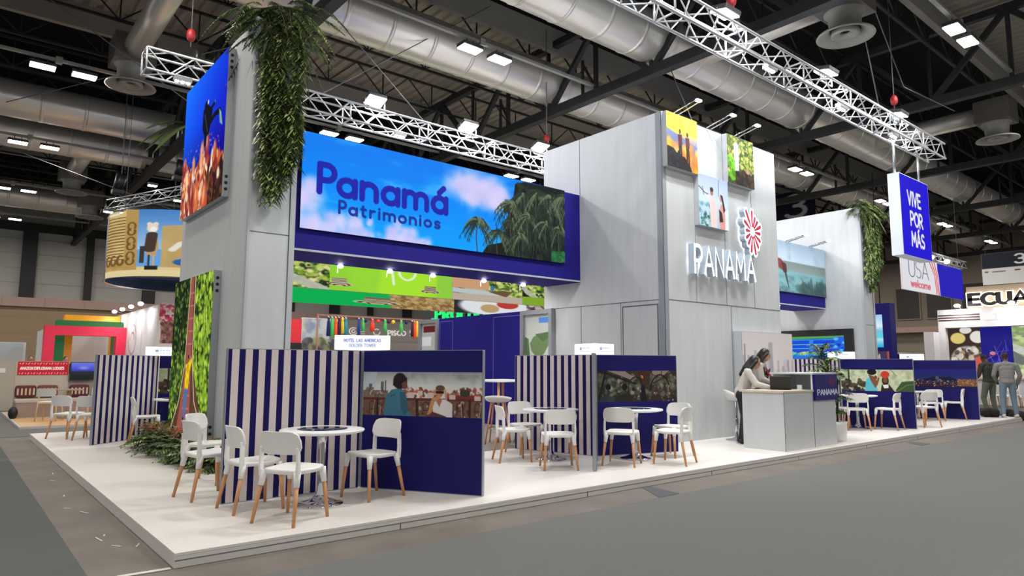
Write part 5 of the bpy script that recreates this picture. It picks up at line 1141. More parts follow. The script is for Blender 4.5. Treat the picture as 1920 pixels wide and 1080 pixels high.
bn = thing('hanging_banner', 'hanging lime green and river photo banner seen under the sky screen', 'banner', (13, 16, 3.95), 0, 'hanging banners beyond the stand')
MB().box(6.0, 18.6, 16, 16.12, 3.93, 6.2).build('banner_box', M_white, bn, True)
P = p_forest(100, 90, 31); picture('photo_panel', P, (6.0, 15.99, 5.2), (2.45, 0, 0), (0, 0, -1.27), LEDB, bn)
P = Paint(200, 90, (160, 226, 40), seed=6); P.ell(.5, .2, .4, 1.2, (172, 236, 46)); P.ell(.15, .4, .25, 1.4, (140, 210, 60), .5); P.box(.86, 0, 1, 1, (140, 206, 70), .7); P.stroke([(.46, .0), (.49, .7)], .05, (230, 250, 210)); P.stroke(arc(.6, .3, .07, -.25, 180, 360, 9), .05, (230, 250, 210)); hat(P, .07, .82, .11); hat(P, .8, .82, .1)
picture('lime_panel', P, (8.45, 15.99, 5.2), (5.05, 0, 0), (0, 0, -1.27), LEDB, bn)
P = p_forest(150, 90, 33); P.box(0, .3, .5, .62, (206, 160, 120)); P.poly([(0, .62), (.75, .7), (.6, .82), (0, .76)], (190, 200, 200)); P.box(0, .78, 1, 1, (190, 176, 160)); P.poly([(.5, .68), (.7, .6), (.85, .62), (.75, .8)], (110, 80, 60)); P.ell(.55, .55, .03, .1, (70, 120, 160)); picture('boat_photo_panel', P, (13.5, 15.99, 5.2), (3.6, 0, 0), (0, 0, -1.27), LEDB, bn)
P = p_forest(60, 90, 35); P.box(0, .72, 1, 1, (130, 170, 40)); [MB().tube((x_, 16.06, 6.2), (x_, 16.06, 11.64), .012, n=5).build('hanger_cable', M_cable, bn, True) for x_ in (6.3, 12, 18.2)]
picture('forest_photo_panel', P, (17.1, 15.99, 5.2), (1.5, 0, 0), (0, 0, -1.27), LEDB, bn)
bn = thing('hanging_banner', 'hanging emerald green and straw photo banner behind the lime banner', 'banner', (14, 20, 3.8), 0, 'hanging banners beyond the stand')
MB().box(7.6, 22.5, 20, 20.12, 3.8, 6.4).build('banner_box', M_white, bn, True)
P = Paint(220, 60, (0, 176, 78), seed=7); P.a += P.rng.rand(60, 220, 1)*6; P.box(.62, 0, 1, 1, (150, 120, 70)); P.blobs(400, .62, 0, 1, 1, .02, .05, [(180, 150, 96), (120, 92, 50), (206, 176, 120)], 2, .7); hat(P, .55, .8, .14); picture('green_panel', P, (7.6, 19.99, 4.85), (8.8, 0, 0), (0, 0, -1.05), LEDB, bn)
P = Paint(140, 60, (40, 40, 44), seed=8); P.ell(.4, .62, .38, .5, (226, 232, 236)); P.ell(.34, .72, .1, .2, (190, 160, 110)); P.ell(.52, .5, .12, .2, (190, 60, 50)); P.blobs(20, .7, .2, 1, 1, .05, .12, [(200, 180, 170), (90, 70, 66), (220, 220, 220)], 1.5, .8); [MB().tube((x_, 20.06, 6.4), (x_, 20.06, 13.6), .012, n=5).build('hanger_cable', M_cable, bn, True) for x_ in (8, 15, 22)]
picture('plate_photo_panel', P, (16.4, 19.99, 4.85), (6.1, 0, 0), (0, 0, -1.05), LEDB, bn)
t = thing('lit_sign_letters', 'bright green sign letters glowing below the plate photo banner', 'sign', (18, 24, 3.7))
MB().box(17.9, 24.2, 24.05, 24.2, 3.6, 3.8).build('cyan_base', mat('cyan_glow', (40, 190, 230), emit=.9), t, True); MB().box(18.2, 24.1, 24.1, 24.2, -.104, 3.6).build('sign_wall', M_white, t, True); x = 18.05
for ch in 'PROCOLOMBIA':
    w_, st = glyph(ch); m = MB(); [m.ribbon(q, .2, lambda u, v, h, x=x: (x+u*.55, 24.05-h, 3.8+v*.5), 0, .15) for q in st]; m.build('letter', mat('green_glow', (20, 206, 110), emit=.9), t, True); x += w_*.55+.17
# grey stand with tassels
pw = thing('grey_stand_wall', 'taupe grey stand wall with white logos behind the light box', 'stand wall', (11.5, 18, 0))
MB().box(9.58, 14.0, 18, 18.15, -.104, 3.08).build('wall_body', mat('taupe_stand', (112, 104, 98), .7, var=.1), pw, True)
P = Paint(240, 60, (112, 104, 98), seed=9); P.text('PISCO', .56, .6, .26, .06, (226, 222, 218), .22); P.stroke(arc(.14, .45, .05, .2, 0, 300, 10), .05, (214, 212, 210)); P.stroke(arc(.14, .45, .02, .09, 0, 300, 10), .05, (214, 212, 210)); [P.stroke([(.2, y_), (.27, y_)], .04, (206, 204, 202), .8) for y_ in (.34, .46, .58)]; P.stroke(arc(.42, .45, .04, .18, 0, 300, 10), .05, (206, 204, 202)); P.text('S', .84, .62, .36, .05, (206, 204, 202)); [P.stroke([(.9, y_), (.96, y_)], .04, (206, 204, 202), .8) for y_ in (.38, .5, .62)]
picture('logo_panel', P, (9.9, 17.99, 2.95), (3.5, 0, 0), (0, 0, -.66), PRINT, pw)
P = Paint(70, 90, (150, 156, 160), seed=10); P.blobs(200, 0, 0, 1, .5, .04, .12, [(160, 170, 196), (196, 200, 196), (130, 140, 170), (180, 180, 150)], 1.6, .7); P.blobs(160, 0, .45, 1, 1, .03, .1, [(110, 106, 110), (90, 92, 70), (150, 156, 110), (70, 70, 84)], 1.3, .8)
t = thing('landscape_print', 'faded landscape print beside the red panel under the green banner', 'picture', (8.2, 17.6, 0)); MB().box(8.2, 9.55, 17.6, 17.7, -.104, 3.05).build('print_frame', M_white, t, True); picture('photo_print', P, (8.22, 17.595, 3.03), (1.31, 0, 0), (0, 0, -1.7), PRINT, t)
tag(MB().box(7.3, 8.18, 17.6, 17.7, 2.15, 2.98).build('red_panel', mat('red_stand_panel', (206, 24, 34), .5, emit=.15), loc=(7.7, 17.6, 2.15), world=True), 'bright red panel right beside the left tower under the green banner', 'panel')
tag(MB().box(7.3, 8.18, 17.5, 17.75, -.104, 2.14).build('dark_cabinet', M_black, loc=(7.7, 17.6, -.104), world=True), 'dark cabinet standing below the bright red panel', 'cabinet')
rail = MB().box(7.6, 14.2, 15.0, 15.06, 2.95, 3.0); rail.tube((7.65, 15.03, -.104), (7.65, 15.03, 2.95), .03); rail.tube((14.15, 15.03, -.104), (14.15, 15.03, 2.95), .03); tag(rail.build('tassel_rail', mat('rose_rail', (150, 104, 96), .6), loc=(11, 15, -.104), world=True), 'pinkish rail on posts from which colourful tassels hang', 'rail')
TC = {'navy': (34, 30, 96), 'green': (70, 190, 90), 'orange': (236, 92, 40), 'plum': (70, 22, 60), 'yellow': (240, 204, 50), 'teal': (56, 140, 160), 'red': (232, 66, 42), 'blue': (44, 60, 140)}
for i, (c, x, L, w_) in enumerate((('navy', 7.98, .62, .09), ('green', 8.1, .64, .1), ('orange', 8.22, .68, .1), ('plum', 8.34, .66, .1), ('yellow', 8.46, .52, .09), ('teal', 8.58, .6, .1), ('blue', 9.05, .6, .08), ('green', 9.2, .42, .09), ('red', 9.55, .42, .12), ('green', 10.03, .42, .1), ('green', 10.66, .42, .1), ('plum', 11.1, .55, .08), ('orange', 11.2, .62, .09), ('yellow', 11.3, .55, .09), ('plum', 11.4, .55, .08))):
    t = thing('tassel', '%s tassel, number %d along the rail beyond the light box' % (c, i+1) if False else ('%s tassel in the left bunch on the rail' % c if i < 6 else '%s tassel in the right bunch on the rail' % c if i > 10 else '%s tassel hanging alone in the middle of the rail' % c), 'tassel', (x, 14.93, 2.92), 0, 'colourful tassels on the rail')
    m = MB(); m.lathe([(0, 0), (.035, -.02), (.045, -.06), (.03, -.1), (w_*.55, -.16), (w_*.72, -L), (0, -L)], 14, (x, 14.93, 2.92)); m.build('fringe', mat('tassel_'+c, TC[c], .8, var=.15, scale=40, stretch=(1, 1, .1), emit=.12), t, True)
    m = MB(); m.tube((x, 14.93, 2.9), (x, 15.02, 2.97), .008); m.ell((x, 14.93, 2.9), .03, .03, .03, 10); m.build('bead', mat('cream_bead', (230, 214, 170), .5), t, True)
for o in [o for o in bpy.data.objects if o.get('label') == 'green tassel hanging alone in the middle of the rail']:
    x = o.location.x; o['label'] = 'green tassel next to the blue one on the rail' if x < 9.5 else ('green tassel just right of the red one on the rail' if x < 10.3 else 'green tassel nearest the right bunch on the rail')
k = 0
for o in [o for o in bpy.data.objects if o.get('label') == 'plum tassel in the right bunch on the rail']:
    o['label'] = ('plum tassel at the left side of the right bunch', 'plum tassel at the right side of the right bunch')[k]; k += 1
for i, (c, x) in enumerate((('navy', 9.32), ('red', 9.8), ('yellow', 10.38), ('plum', 10.2), ('navy', 10.9))):
    tag(MB().ell((0, 0, 0), .065, .065, .065, 14).build('pompom', mat('tassel_'+c, TC[c], .8), loc=(x, 15.0, 2.86)), '%s pompom hung on the tassel rail %s' % (c, ('left of the red tassel', 'right of the red tassel', 'before the last green tassel', 'beside the yellow pompom', 'close to the right bunch')[i]), 'pompom', 'pompoms on the tassel rail')

# hanging drum banner with truss above, left
P = Paint(300, 170, (196, 160, 92), seed=14)
P.grad([(0, (206, 176, 110)), (1, (190, 156, 92))]); P.tex(P.noise(5, 4), [(160, 126, 66), (206, 176, 106), (226, 200, 136)], al=.7)
for i in range(15): y = .1+.045*i; P.box(0, y, .14, y+.016, (110, 84, 44)); P.box(0, y+.018, .14, y+.024, (236, 210, 150))
P.box(.14, 0, .205, .9, (186, 150, 86))
for k in range(3): P.stroke(arc(.172, .25+.22*k, .018, -.06, -30, 250, 9), .02, (120, 92, 50)); P.stroke(arc(.172, .33+.22*k, .018, .05, -30, 250, 9), .02, (110, 84, 44))
for k in range(3): P.stroke(arc(.03+.045*k, .75, .018, .07, 0, 300, 9), .03, (120, 90, 46))
P.box(.01, .03, .1, .06, (230, 226, 220)); P.box(.205, 0, 1, .85, (100, 168, 230)); P.grad([(0, (70, 130, 200)), (1, (160, 200, 236))], 0, .6, .205, .6); P.poly([(.3, .25), (.42, .2), (.6, .1), (1, .1), (1, .9), (.3, .9)], (196, 168, 110)); P.tex(P.noise(3, 3, 3, 1), [(176, 146, 90), (206, 180, 120)], (P.X/P.w > .3)*(P.Y/P.h > .25)*.5)
P.box(.205, .86, 1, 1, (226, 204, 150)); P.box(0, .9, 1, 1, (232, 212, 160))
fg = (236, 222, 200); P.ell(.262, .28, .024, .075, fg); P.ell(.25, .22, .012, .03, fg); P.ell(.275, .22, .012, .03, fg); P.ell(.266, .3, .014, .04, (250, 246, 236)); P.poly([(.235, .42), (.285, .42), (.29, .58), (.28, .7), (.245, .7), (.235, .58)], (190, 160, 120)); P.stroke([(.262, .38), (.255, .6)], .08, (70, 56, 46)); P.box(.25, .68, .258, .84, (60, 50, 46)); P.box(.268, .68, .276, .84, (200, 170, 130)); P.box(.238, .84, .29, .9, (34, 32, 32)); P.box(.215, .55, .235, .8, (60, 56, 52)); P.stroke([(.34, .6), (.37, .5), (.4, .46)], .05, (236, 226, 214)); P.ell(.4, .78, .06, .06, (40, 100, 170))
t = thing('drum_banner', 'hanging drum banner with carved gold panels and a white figure, left', 'banner', (4.95, 20, 4.1))
def drum(U, V):
    a = math.pi*1.02+U*math.pi*1.0; r = 2.55
    return np.stack([4.95+r*np.cos(a), 20+r*np.sin(a), 6.3-(6.3-4.15)*V], -1)
picture('drum_print', P, (0, 0, 0), (1, 0, 0), (0, 0, -1), LEDB, t, off=drum)
m = MB(); m.lathe([(2.5, 4.15), (2.57, 4.12), (2.57, 4.15)], 64, (4.95, 20, 0)); m.lathe([(2.5, 4.15), (2.5, 6.3), (2.53, 6.3), (2.53, 4.15)], 64, (4.95, 20, 0), 1); m.build('drum_frame', [M_alu, mat('drum_inside', (60, 76, 110), .6)], t, True)
m = MB(); m.lathe([(0, 4.5), (2.48, 4.5)], 48, (4.95, 20, 0)); [MB().tube((4.95+2.51*math.cos(a_), 20+2.51*math.sin(a_), 6.28), (4.95+2.51*math.cos(a_), 20+2.51*math.sin(a_), 13.6), .01, n=5).build('hanger_cable', M_cable, t, True) for a_ in (3.6, 5.8, 1.57)]
m.build('drum_ceiling', mat('drum_dark_blue', (36, 52, 92), .5, var=.3, scale=3), t, True)
t = thing('lighting_truss', 'short silver truss with lamps hung over the drum banner', 'truss', (3.4, 19, 6.8))
def btruss(p, q, s=.3):
    p, q = Vector(p), Vector(q); ax = (q-p).normalized(); n = ax.cross(Vector((0, 0, 1))).normalized()*s/2; u = Vector((0, 0, s/2)); m = MB(); L = (q-p).length; k = int(L/.35)
    for a in (-1, 1):
        for b in (-1, 1): m.tube(p+n*a+u*b, q+n*a+u*b, .02, n=6)
    for i in range(k):
        a = p+ax*(L*i/k); b = p+ax*(L*(i+1)/k); sg = 1 if i % 2 else -1
        for e in (-1, 1): m.tube(a+n*e+u*sg, b+n*e-u*sg, .012, n=5); m.tube(a+n*sg+u*e, b-n*sg+u*e, .012, n=5)
    return m
btruss((2.35, 19.6, 6.55), (4.3, 17.6, 7.0)).build('truss_arm', M_truss, t, True); btruss((4.3, 17.6, 7.0), (7.5, 18.6, 6.85)).build('truss_arm', M_truss, t, True)
for p_ in ((2.6, 19.34), (4.3, 17.6), (7.2, 18.5)): MB().tube((p_[0], p_[1], 6.7), (p_[0], p_[1], 13.6), .012, n=5).build('hanger_cable', M_cable, t, True)
MB().lathe([(0, 6.78), (.3, 6.78), (.3, 7.2), (0, 7.2)], 20, (4.3, 17.6, 0)).build('corner_joint', M_truss, t, True)
for i, (x, y, z) in enumerate(((2.5, 19.3, 6.95), (3.95, 17.8, 7.35))):
    q = thing('moving_head_lamp', ('black moving head lamp at the outer end of the truss over the drum', 'black moving head lamp on the truss corner over the drum')[i], 'stage lamp', (x, y, z), 0, 'stage lamps over the drum banner')
    MB().box(x-.16, x+.16, y-.16, y+.16, z-.05, z+.1).build('base', M_black, q, True, bevel=.02); MB().tube((x, y, z+.12), (x+.1, y-.08, z+.6), .14, .17, 14).build('lamp_head', M_black, q, True)
for i, (x, y, z) in enumerate(((2.3, 19.4, 6.3), (2.7, 19.0, 6.25), (3.3, 18.2, 7.1), (3.9, 17.4, 6.55))):
    q = thing('floodlight', ('small bright floodlight at the low end of the drum truss', 'second small floodlight along the drum truss low end', 'bright floodlight before the drum truss corner lamp', 'bright lamp under the corner of the drum truss')[i], 'floodlight', (x, y, z), 0, 'floodlights over the drum banner')
    MB().box(x-.14, x+.14, y-.1, y+.1, z, z+.08).build('housing', M_lampbody, q, True); MB().box(x-.12, x+.12, y-.08, y+.08, z-.02, z).build('lens', M_emitc, q, True)

# left neighbouring stand
M_oak = mat('oak_floor', (206, 164, 116), .5, var=.14, scale=2, stretch=(.5, 5, 1)); M_lin = mat('linen_beige', (190, 178, 162), .8, var=.06); M_bench = mat('bench_fabric', (158, 140, 128), .9, var=.08, scale=12)
t = thing('neighbour_platform', 'low oak floored platform of the stand left behind', 'platform', (0, 13.7, -.104)); MB().box(.0, 9, 13.7, 19.9, -.104, -.05).build('edge_frame', mat('pale_edge', (190, 184, 176), .6), t, True); MB().box(.05, 8.9, 13.76, 19.85, -.05, -.044).build('oak_boards', M_oak, t, True)
t = thing('lodge_booth_wall', 'beige low booth wall with a red lettered lodge sign', 'stand wall', (.1, 17.6, -.044)); MB().box(.1, 1.34, 17.6, 17.72, -.044, 1.46).build('wall_body', M_lin, t, True); MB().box(1.34, 2.4, 17.62, 17.7, -.044, 1.1).build('low_wall', mat('taupe_low_wall', (150, 138, 130), .8), t, True)
P = Paint(170, 60, (208, 34, 54), seed=3); P.text('AMAZON EXPLORAMA LODGES', .05, .59, .19, .05, (250, 236, 232), .2, .68)
for yy in (.15, .86):
    for i in range(17): P.stroke([(.03+.057*i, yy+.05), (.05+.057*i, yy-.05)], .05, (240, 190, 186)) if i % 2 else P.ell(.045+.057*i, yy, .014, .05, (240, 190, 186))
picture('sign_face', P, (.14, 17.59, 1.45), (1.18, 0, 0), (0, 0, -.37), PRINT, t)
t = thing('side_booth_panel', 'plain beige booth panel at the far left edge', 'stand wall', (-.4, 21.6, -.104)); MB().box(-1.2, .5, 21.6, 21.7, -.104, 1.42).build('wall_body', M_lin, t, True); MB().box(-.1, .1, 21.59, 21.6, 1.1, 1.25).build('paper_notice', M_white, t, True)
t = thing('television', 'small television showing a night sky behind the left stand', 'television', (1.4, 17.5, .95)); MB().box(1.36, 2.0, 17.5, 17.56, .93, 1.44).build('cabinet', M_black, t, True)
P = Paint(70, 50, seed=3); P.grad([(0, (110, 120, 220)), (.45, (60, 70, 190)), (.55, (40, 44, 50)), (1, (24, 30, 28))]); P.ell(.5, .3, .3, .15, (190, 170, 240), .6, .9); picture('display', P, (1.38, 17.495, 1.42), (.6, 0, 0), (0, 0, -.47), LED, t)
t = thing('bench', 'upholstered bench under the red lodge sign', 'bench', (.9, 16.9, -.044)); MB().box(.12, 2.3, 16.9, 17.55, -.044, .34).build('base', M_bench, t, True); MB().box(.1, 2.3, 16.88, 17.55, .34, .44).build('seat_cushion', M_lin, t, True, bevel=.02)
for i, (x, z, c, l) in enumerate(((.35, .46, (96, 44, 44), 'dark red patterned cushion at the left end of the bench'), (.85, .46, (110, 60, 54), 'maroon cushion in the middle of the bench'), (1.6, .46, (84, 40, 42), 'dark red cushion at the right end of the bench'))):
    q = thing('cushion', l, 'cushion', (x, 17.4, z), 0, 'cushions on the lodge bench'); m = MB(); m.box(x-.24, x+.24, 17.32, 17.5, z, z+.34); m.build('cover', mat('cushion_%d' % i, c, .9, var=.25, scale=20), q, True, bevel=.06); m = MB(); [m.box(x-.2+.09*k, x-.16+.09*k, 17.315, 17.32, z+.08, z+.26) for k in range(5)]; m.build('woven_pattern', mat('cushion_cream', (206, 180, 150), .9), q, True)
tag(MB().ell((.06, 16.7, .1), .11, .1, .17, 14).build('backpack', M_black, loc=(.06, 16.7, -.044), world=True), 'black backpack on the oak floor beside the bench', 'bag')
t = thing('lodge_table', 'small square beige table before the lodge bench', 'table', (1.2, 16.0, -.044)); MB().box(.9, 1.5, 15.75, 16.35, .69, .72).build('tabletop', M_bench, t, True); MB().box(1.15, 1.25, 15.95, 16.05, 0, .69).build('column', M_bench, t, True); MB().box(.98, 1.42, 15.83, 16.27, -.044, .01).build('foot', M_bench, t, True)
M_ash = mat('ash_wood', (206, 172, 132), .5, var=.08); M_gseat = mat('pale_grey_seat', (196, 194, 190), .6)
def wood_chair(x, y, h, label):
    t = thing('wooden_chair', label, 'chair', (x, y, -.044), math.radians(h), 'wooden chairs of the left stand')
    MB().box(-.22, .22, -.22, .22, .43, .46).build('seat', M_ash, t, bevel=.02); MB().box(-.21, .21, -.21, .21, .46, .49).build('seat_pad', M_white, t, bevel=.015)
    for sx in (1, -1):
        for sy in (1, -1): MB().tube((.19*sx, .19*sy, .43 if sx > 0 else .62), (.24*sx, .23*sy, 0), .018, .014, 8).build('leg', M_ash, t)
    m = MB()
    for i in range(8):
        a0, a1 = -.6+1.2*i/8, -.6+1.2*(i+1)/8; m.bar((-.34+.13*(1-math.cos(a0)*1), .36*math.sin(a0), .72), (-.34+.13*(1-math.cos(a1)), .36*math.sin(a1), .72), .02, .2)
    m.build('backrest', M_gseat, t)
wood_chair(.72, 15.3, 65, 'pale wooden chair with grey curved back before the lodge bench'); wood_chair(1.62, 15.6, 120, 'wooden chair with grey back right of the lodge table')
tag(Box(1.75, 2.2, 15.3, 15.36, -.044, .8).build('osb_panel', mat('osb_board', (196, 150, 96), .8, var=.25, scale=20), loc=(1.95, 15.3, -.044), world=True), 'chipboard panel of the left stand next to the striped partition', 'panel')
def portal(label, x0, x1, y, zt, w_, c, dz=.32):
    t = thing('portal_arch', label, 'arch', (x0, y, -.104), 0, 'coloured portal arches'); m_ = mat('portal_%d_%d_%d' % c, c, .45, var=.05, emit=.08)
    MB().box(x0, x0+w_, y, y+.5, -.104, zt-dz).build('post', m_, t, True); MB().box(x1-w_, x1, y, y+.5, -.104, zt-dz).build('post', m_, t, True); MB().box(x0, x1, y, y+.5, zt-dz, zt).build('lintel', m_, t, True)
portal('red portal arch, frontmost of three behind the left stand', 1.36, 4.05, 25, 2.83, .33, (226, 36, 74), .36); portal('green portal arch in the middle of the three nested arches', 1.78, 4.05, 25.7, 3.08, .3, (18, 120, 58)); portal('orange yellow portal arch, rearmost of the three', 2.12, 4.05, 26.4, 3.34, .3, (244, 160, 20))
M_stw = mat('white_stand_wall', (226, 222, 222), .6, var=.03)
t = thing('white_stand', 'white stand with a lamp-lit side wall and flower print, left of the tower', 'stand', (4.07, 20, -.104)); MB().box(4.07, 4.2, 20, 29, -.104, 3.42).build('side_wall', M_stw, t, True); MB().box(4.2, 7.5, 20, 20.1, -.104, 3.5).build('front_wall', M_stw, t, True)
P = Paint(60, 100, (232, 226, 222), seed=4); P.blobs(80, 0, 0, 1, .45, .02, .06, [(206, 60, 90), (226, 110, 130), (190, 40, 70)], 1, .8); P.box(.1, .45, 1, 1, (150, 110, 104)); P.blobs(60, .1, .45, 1, 1, .02, .06, [(120, 70, 70), (190, 150, 140), (90, 60, 60)], 1, .8); picture('flower_print', P, (4.12, 19.99, 3.45), (.75, 0, 0), (0, 0, -1.35), PRINT, t)
P = Paint(80, 60, (226, 222, 222), seed=4); P.stroke(arc(.5, .5, .2, .3, 0, 360, 14), .04, (170, 164, 170)); P.stroke(arc(.5, .5, .1, .14, 180, 360, 8), .03, (120, 116, 126)); P.stroke([(.4, .86), (.6, .86)], .05, (190, 130, 140), .6); picture('wall_logo', P, (4.065, 25.5, 3.3), (0, -3.2, 0), (0, 0, -1.9), PRINT, t)
for i, y in enumerate((21, 22.6, 24.2, 25.8)):
    q = thing('stand_lamp', ('stand lamp nearest the wall corner on the white stand', 'second stand lamp along the white side wall', 'third stand lamp along the white side wall', 'last stand lamp on the white side wall top')[i], 'picture light', (4.07, y, 3.45), 0, 'lamps on the white stand'); MB().bar((4.07, y, 3.42), (3.75, y, 3.55), .025).build('arm', M_alu, q, True); MB().ell((3.72, y, 3.5), .09, .09, .07, 12).build('lamp_head', M_emitc, q, True); area_light('arm_lamp', (-.35, 0, -.08), 14, .15, parent=q)
t = thing('back_stand', 'white walled stands far left with a faded town picture', 'stand', (0, 27, -.104)); MB().box(-3, 1.2, 30, 30.1, -.104, 2.3).build('picture_wall', M_stw, t, True); MB().box(1.55, 8, 29.3, 29.4, -.104, 2.7).build('white_wall', M_stw, t, True); MB().box(1.5, 1.56, 26.8, 29.3, -.104, 2.75).build('side_post', M_stw, t, True)
P = Paint(90, 50, seed=3); P.grad([(0, (196, 206, 214)), (.5, (214, 206, 200)), (1, (206, 160, 130))]); P.blobs(60, 0, .5, 1, 1, .03, .1, [(206, 150, 116), (226, 190, 160), (160, 110, 90)], 1.4, .8); P.box(.55, .3, .65, .6, (190, 130, 110)); picture('town_print', P, (-2.6, 29.99, 2.25), (3.7, 0, 0), (0, 0, -1.7), PRINT, t)
JS = dict(JM); 
person('person with dark hair behind the red lodge sign', (1.45, 19.4, -.1), math.radians(180), dict(JM, head=(0, .08, 1.6)), M_skin, M_slack, M_slack, M_black, 'short')
person('person in black stretching an arm by the far left booth', (.9, 23.6, -.1), math.radians(170), dict(JM, elL=(-.5, .05, 1.4), wrL=(-.76, .1, 1.5), hdL=(-1, 0, .3)), M_skin, M_slack, M_slack, M_black, 'short')

# right side: banners, kiosk, stand with ECUADOR letters
t = thing('hanging_banner', 'hanging white, red and blue USA banner beyond the blue sign', 'banner', (28, 5, 4.45), 0, 'hanging banners beyond the stand'); MB().box(27.56, 34.56, 5, 5.06, 4.43, 5.84).build('banner_box', M_white, t, True)
P = Paint(200, 70, (232, 232, 238), seed=5); P.box(.55, 0, 1, 1, (44, 36, 190))
for i in range(6): P.stroke([(.42+.02*i, 0), (.5+.012*i, .4), (.52+.01*i, 1)], .035, (220, 50, 60) if i % 2 == 0 else (240, 236, 240))
P.text('USA', .1, .58, .5, .025, (90, 90, 120), .12, .8); P.text('welcome', .12, .86, .22, .04, (220, 110, 120), .2, .8); picture('banner_face', P, (27.56, 4.99, 5.84), (7.0, 0, 0), (0, 0, -1.41), LEDB, t)
t = thing('lighting_truss', 'small silver truss with two lamps over the USA banner', 'truss', (30, 5, 6)); btruss((28.5, 5.2, 6.15), (35.5, 5.2, 6.15)).build('truss_body', M_truss, t, True); [MB().tube((x, 5.2, 5.84), (x, 5.2, 6.05), .015, n=5).build('banner_hook', M_cable, t, True) for x in (29, 31.5, 34)]; m = MB(); [m.ell((x, 4.9, 6.0), .16, .12, .1, 10) for x in (30.5, 32.4)]; m.build('lamp_lens', M_emitc, t, True)
for x in (29, 35): MB().tube((x, 5.25, 6.3), (x, 5.25, 13.62), .012, n=5).build('hanger_cable', M_cable, t, True)
t = thing('kiosk_column', 'navy kiosk column with a beach video screen beyond the right tower', 'kiosk', (26, 5, -.104)); MB().box(26, 26.5, 4.95, 6.1, -.104, 3.78).build('column_body', M_navy2, t, True)
P = Paint(40, 80, seed=3); P.grad([(0, (150, 206, 240)), (.35, (220, 236, 246)), (.5, (120, 190, 220)), (.7, (90, 206, 236)), (.75, (190, 226, 226)), (1, (30, 170, 220))]); picture('display', P, (25.99, 5.95, 3.35), (0, -.72, 0), (0, 0, -1.25), LED, t)
P = Paint(50, 60, (74, 66, 110), seed=3); P.text('AM', .3, .3, .2, .04, (236, 230, 236), .2, .8); P.box(.9, 0, 1, 1, (210, 90, 80)); picture('logo_panel', P, (25.99, 6.0, 1.95), (0, -.95, 0), (0, 0, -1.2), PRINT, t)
MB().tube((26.3, 5.4, 3.78), (26.3, 5.4, 9), .02, n=6).build('hanger', M_black, t, True)
def wayfinder(label, P, x, y0, y1, z0, z1):
    t = thing('wayfinding_sign', label, 'sign', (x, y0, z0), 0, 'hall number signs'); MB().box(x, x+.15, y0, y1, z0, z1).build('sign_board', M_black, t, True); picture('sign_face', P, (x-.01, y1, z1), (0, y0-y1, 0), (0, 0, z0-z1), PRINT, t)
    for y in (y0+.2, y1-.2): MB().tube((x+.07, y, z1), (x+.07, y, 11), .015, n=5).build('hanger_cable', M_cable, t, True)
P = Paint(80, 90, (226, 224, 220), seed=3); P.box(0, 0, 1, .48, (26, 32, 46)); P.text('3', .62, .38, .28, .05, (240, 240, 240)); P.box(.05, .56, .12, .6, (60, 60, 60)); P.stroke([(.2, .59), (.42, .59)], .035, (90, 90, 94), .8); P.box(.6, .56, .7, .6, (60, 60, 60)); P.box(.8, .56, .9, .6, (60, 60, 60))
wayfinder('hanging hall sign with the number 3, dark over white, far right', P, 44, 4.2, 6.75, 6.0, 7.8)
P = Paint(60, 90, (220, 216, 210), seed=3); P.box(0, 0, 1, .72, (24, 28, 44)); P.text('3', .4, .6, .5, .07, (180, 180, 186)); wayfinder('dark hall sign with a number half hidden by the cube edge', P, 34, 11.5, 14.2, 8.6, 11.0)
EX = 30.0
t = thing('ecuador_stand', 'white neighbouring stand with a striped fascia and food photo, far right', 'stand', (EX, 2, -.104))
m = MB(); m.box(EX, EX+.4, -6, 4.64, 2.95, 3.69); m.box(EX, EX+.4, 4.4, 4.64, -.104, 2.95); m.box(EX-.6, EX+.4, 4.64, 5.0, -.104, 2.78); m.box(EX+.25, EX+.4, -6, 4.4, .95, 2.95); m.build('stand_frame', M_stw, t, True)
m = MB(); [m.box(EX-.01, EX, 3.15, 4.62, z, z+.06) for z in (3.22, 3.32, 3.42)]; m.build('fascia_stripe', mat('brown_stripe', (84, 62, 62), .6), t, True)
P = Paint(120, 20, (232, 230, 228), seed=3); P.text('TRAVEL', .1, .8, .55, .06, (170, 168, 176), .35); picture('fascia_text', P, (EX-.01, 3.0, 3.5), (0, -3.0, 0), (0, 0, -.3), PRINT, t)
MB().box(EX+.5, EX+.6, -6, 3.7, 2.9, 4.6).build('letter_backing', mat('sand_backing', (176, 158, 138), .8, var=.06), t, True)
P = Paint(80, 120, (60, 44, 36), seed=6); P.ell(.3, .22, .25, .13, (226, 206, 120)); P.ell(.9, .2, .25, .14, (236, 232, 226)); P.ell(.55, .05, .2, .08, (230, 226, 220)); P.ell(.55, .72, .55, .35, (206, 206, 202)); P.ell(.55, .72, .5, .31, (120, 110, 100)); P.blobs(110, .15, .45, 1, 1, .03, .07, [(230, 226, 216), (70, 56, 50), (180, 150, 110), (206, 196, 180), (90, 80, 76)], 1.2, .9); P.poly([(.75, .65), (1, .6), (1, 1), (.7, 1)], (214, 96, 84)); picture('food_photo', P, (EX+.24, 4.38, 2.93), (0, -1.13, 0), (0, 0, -1.85), LEDB, t)
P = Paint(80, 120, (30, 26, 130), seed=6); [P.stroke([(P.rng.uniform(.1, .9), P.rng.uniform(.25, .95)), (P.rng.uniform(.1, .9), P.rng.uniform(.25, .95))], .012, ((110, 100, 220), (190, 120, 170), (60, 80, 230))[i % 3], .7) for i in range(16)]; P.ell(.35, .55, .1, .04, (214, 130, 140)); picture('blue_photo', P, (EX+.24, 3.25, 2.93), (0, -1.05, 0), (0, 0, -1.85), LEDB, t)
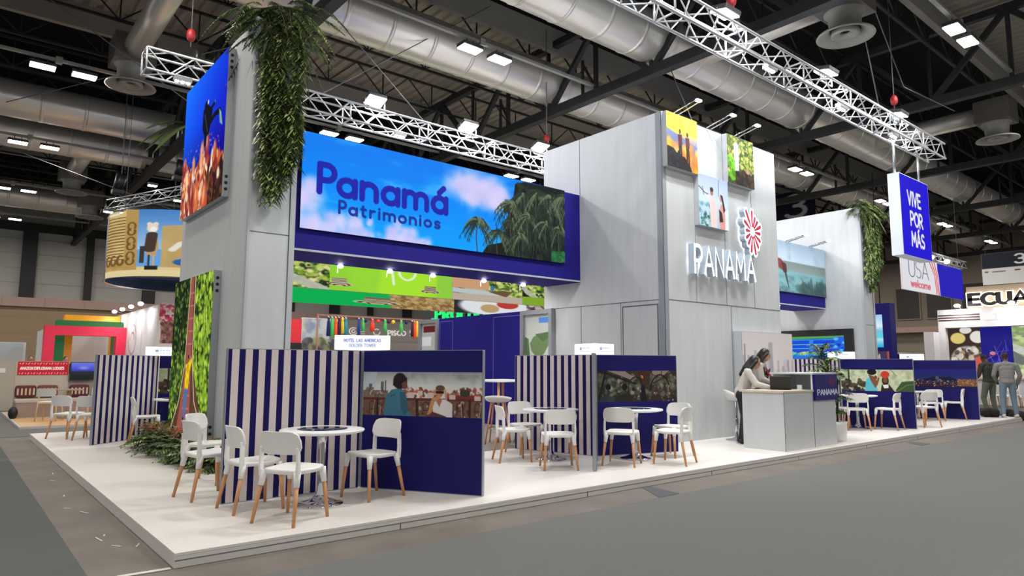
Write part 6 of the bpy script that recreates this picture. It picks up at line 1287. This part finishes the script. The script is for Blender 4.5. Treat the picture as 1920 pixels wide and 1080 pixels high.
P = p_forest(90, 120, 44); P.a = P.a*.55+np.array([226, 236, 226])*.45; picture('garden_photo', P, (EX+.24, 2.2, 2.93), (0, -2.4, 0), (0, 0, -1.85), LEDB, t)
MB().box(EX-.1, EX+.25, -6, 4.38, .88, .95).build('counter_top', M_ctop, t, True); MB().box(EX, EX+.22, -6, 4.38, -.104, .88).build('counter_front', M_stw, t, True)
t = thing('ecuador_letters', 'big dark ECUADOR letters with glowing white edges on top of the stand', 'sign', (EX+.4, 2, 3.75)); y = 3.56
M_dl = mat('dark_letter', (44, 30, 34), .4); M_lg = mat('letter_halo', (255, 246, 226), emit=2.2)
for ch in 'ECUADOR':
    w_, st = glyph(ch); m = MB(); [m.ribbon(q, .29, lambda u, v, h, y=y: (EX+.42-h, y-u*.62, 3.86+v*.42), .02, .06) for q in st]; lo = m.build('letter', M_dl, t, True)
    m = MB(); [m.ribbon(q, .44, lambda u, v, h, y=y: (EX+.42-h, y-u*.62, 3.86+v*.42), -.04, .018) for q in st]; m.build('letter_halo', M_lg, lo, True); y -= w_*.62+.12
for i, y in enumerate((3.78, 1.98)):
    q = thing('stand_lamp', ('bright lamp left of the big letter E on the far stand', 'bright lamp in front of the big letter A on the far stand')[i], 'picture light', (EX-.3, y, 3.75), 0, 'lamps on the far stand'); MB().bar((EX, y, 3.69), (EX-.4, y, 3.85), .03).build('arm', M_alu, q, True); MB().ell((EX-.42, y, 3.8), .12, .12, .07, 12).build('lamp_head', M_emitc, q, True); area_light('arm_lamp', (-.15, 0, -.06), 14, .2, rot=(0, -.5, 0), parent=q)
for i, (x, y, h) in enumerate(((28.6, 1.9, 200), (28.2, 1.0, 120), (27.8, 2.3, 30))): copy_tree(ch0, (x, y, -.104), math.radians(h), ('white chair before the far stand counter, left', 'white chair before the far stand counter at the picture edge', 'white chair nearest the aisle at the far stand')[i], 'white chairs of the far stand')
person('dark haired person hidden but for the head behind the night city partition', (27.5, 3.3, -.104), math.radians(100), dict(JM, head=(0, .08, 1.6)), M_skin, M_slack, M_slack, M_black, 'short')
t = thing('grey_counter_block', 'grey and navy counter blocks between the right tower and the far stand', 'counter', (27, 6, -.104)); MB().box(27, 31, 5.6, 7.2, -.104, 1.95).build('grey_block', mat('block_grey', (176, 174, 176), .6), t, True); MB().box(27.0, 27.8, 4.6, 5.5, -.104, 1.85).build('navy_block', M_navy2, t, True)
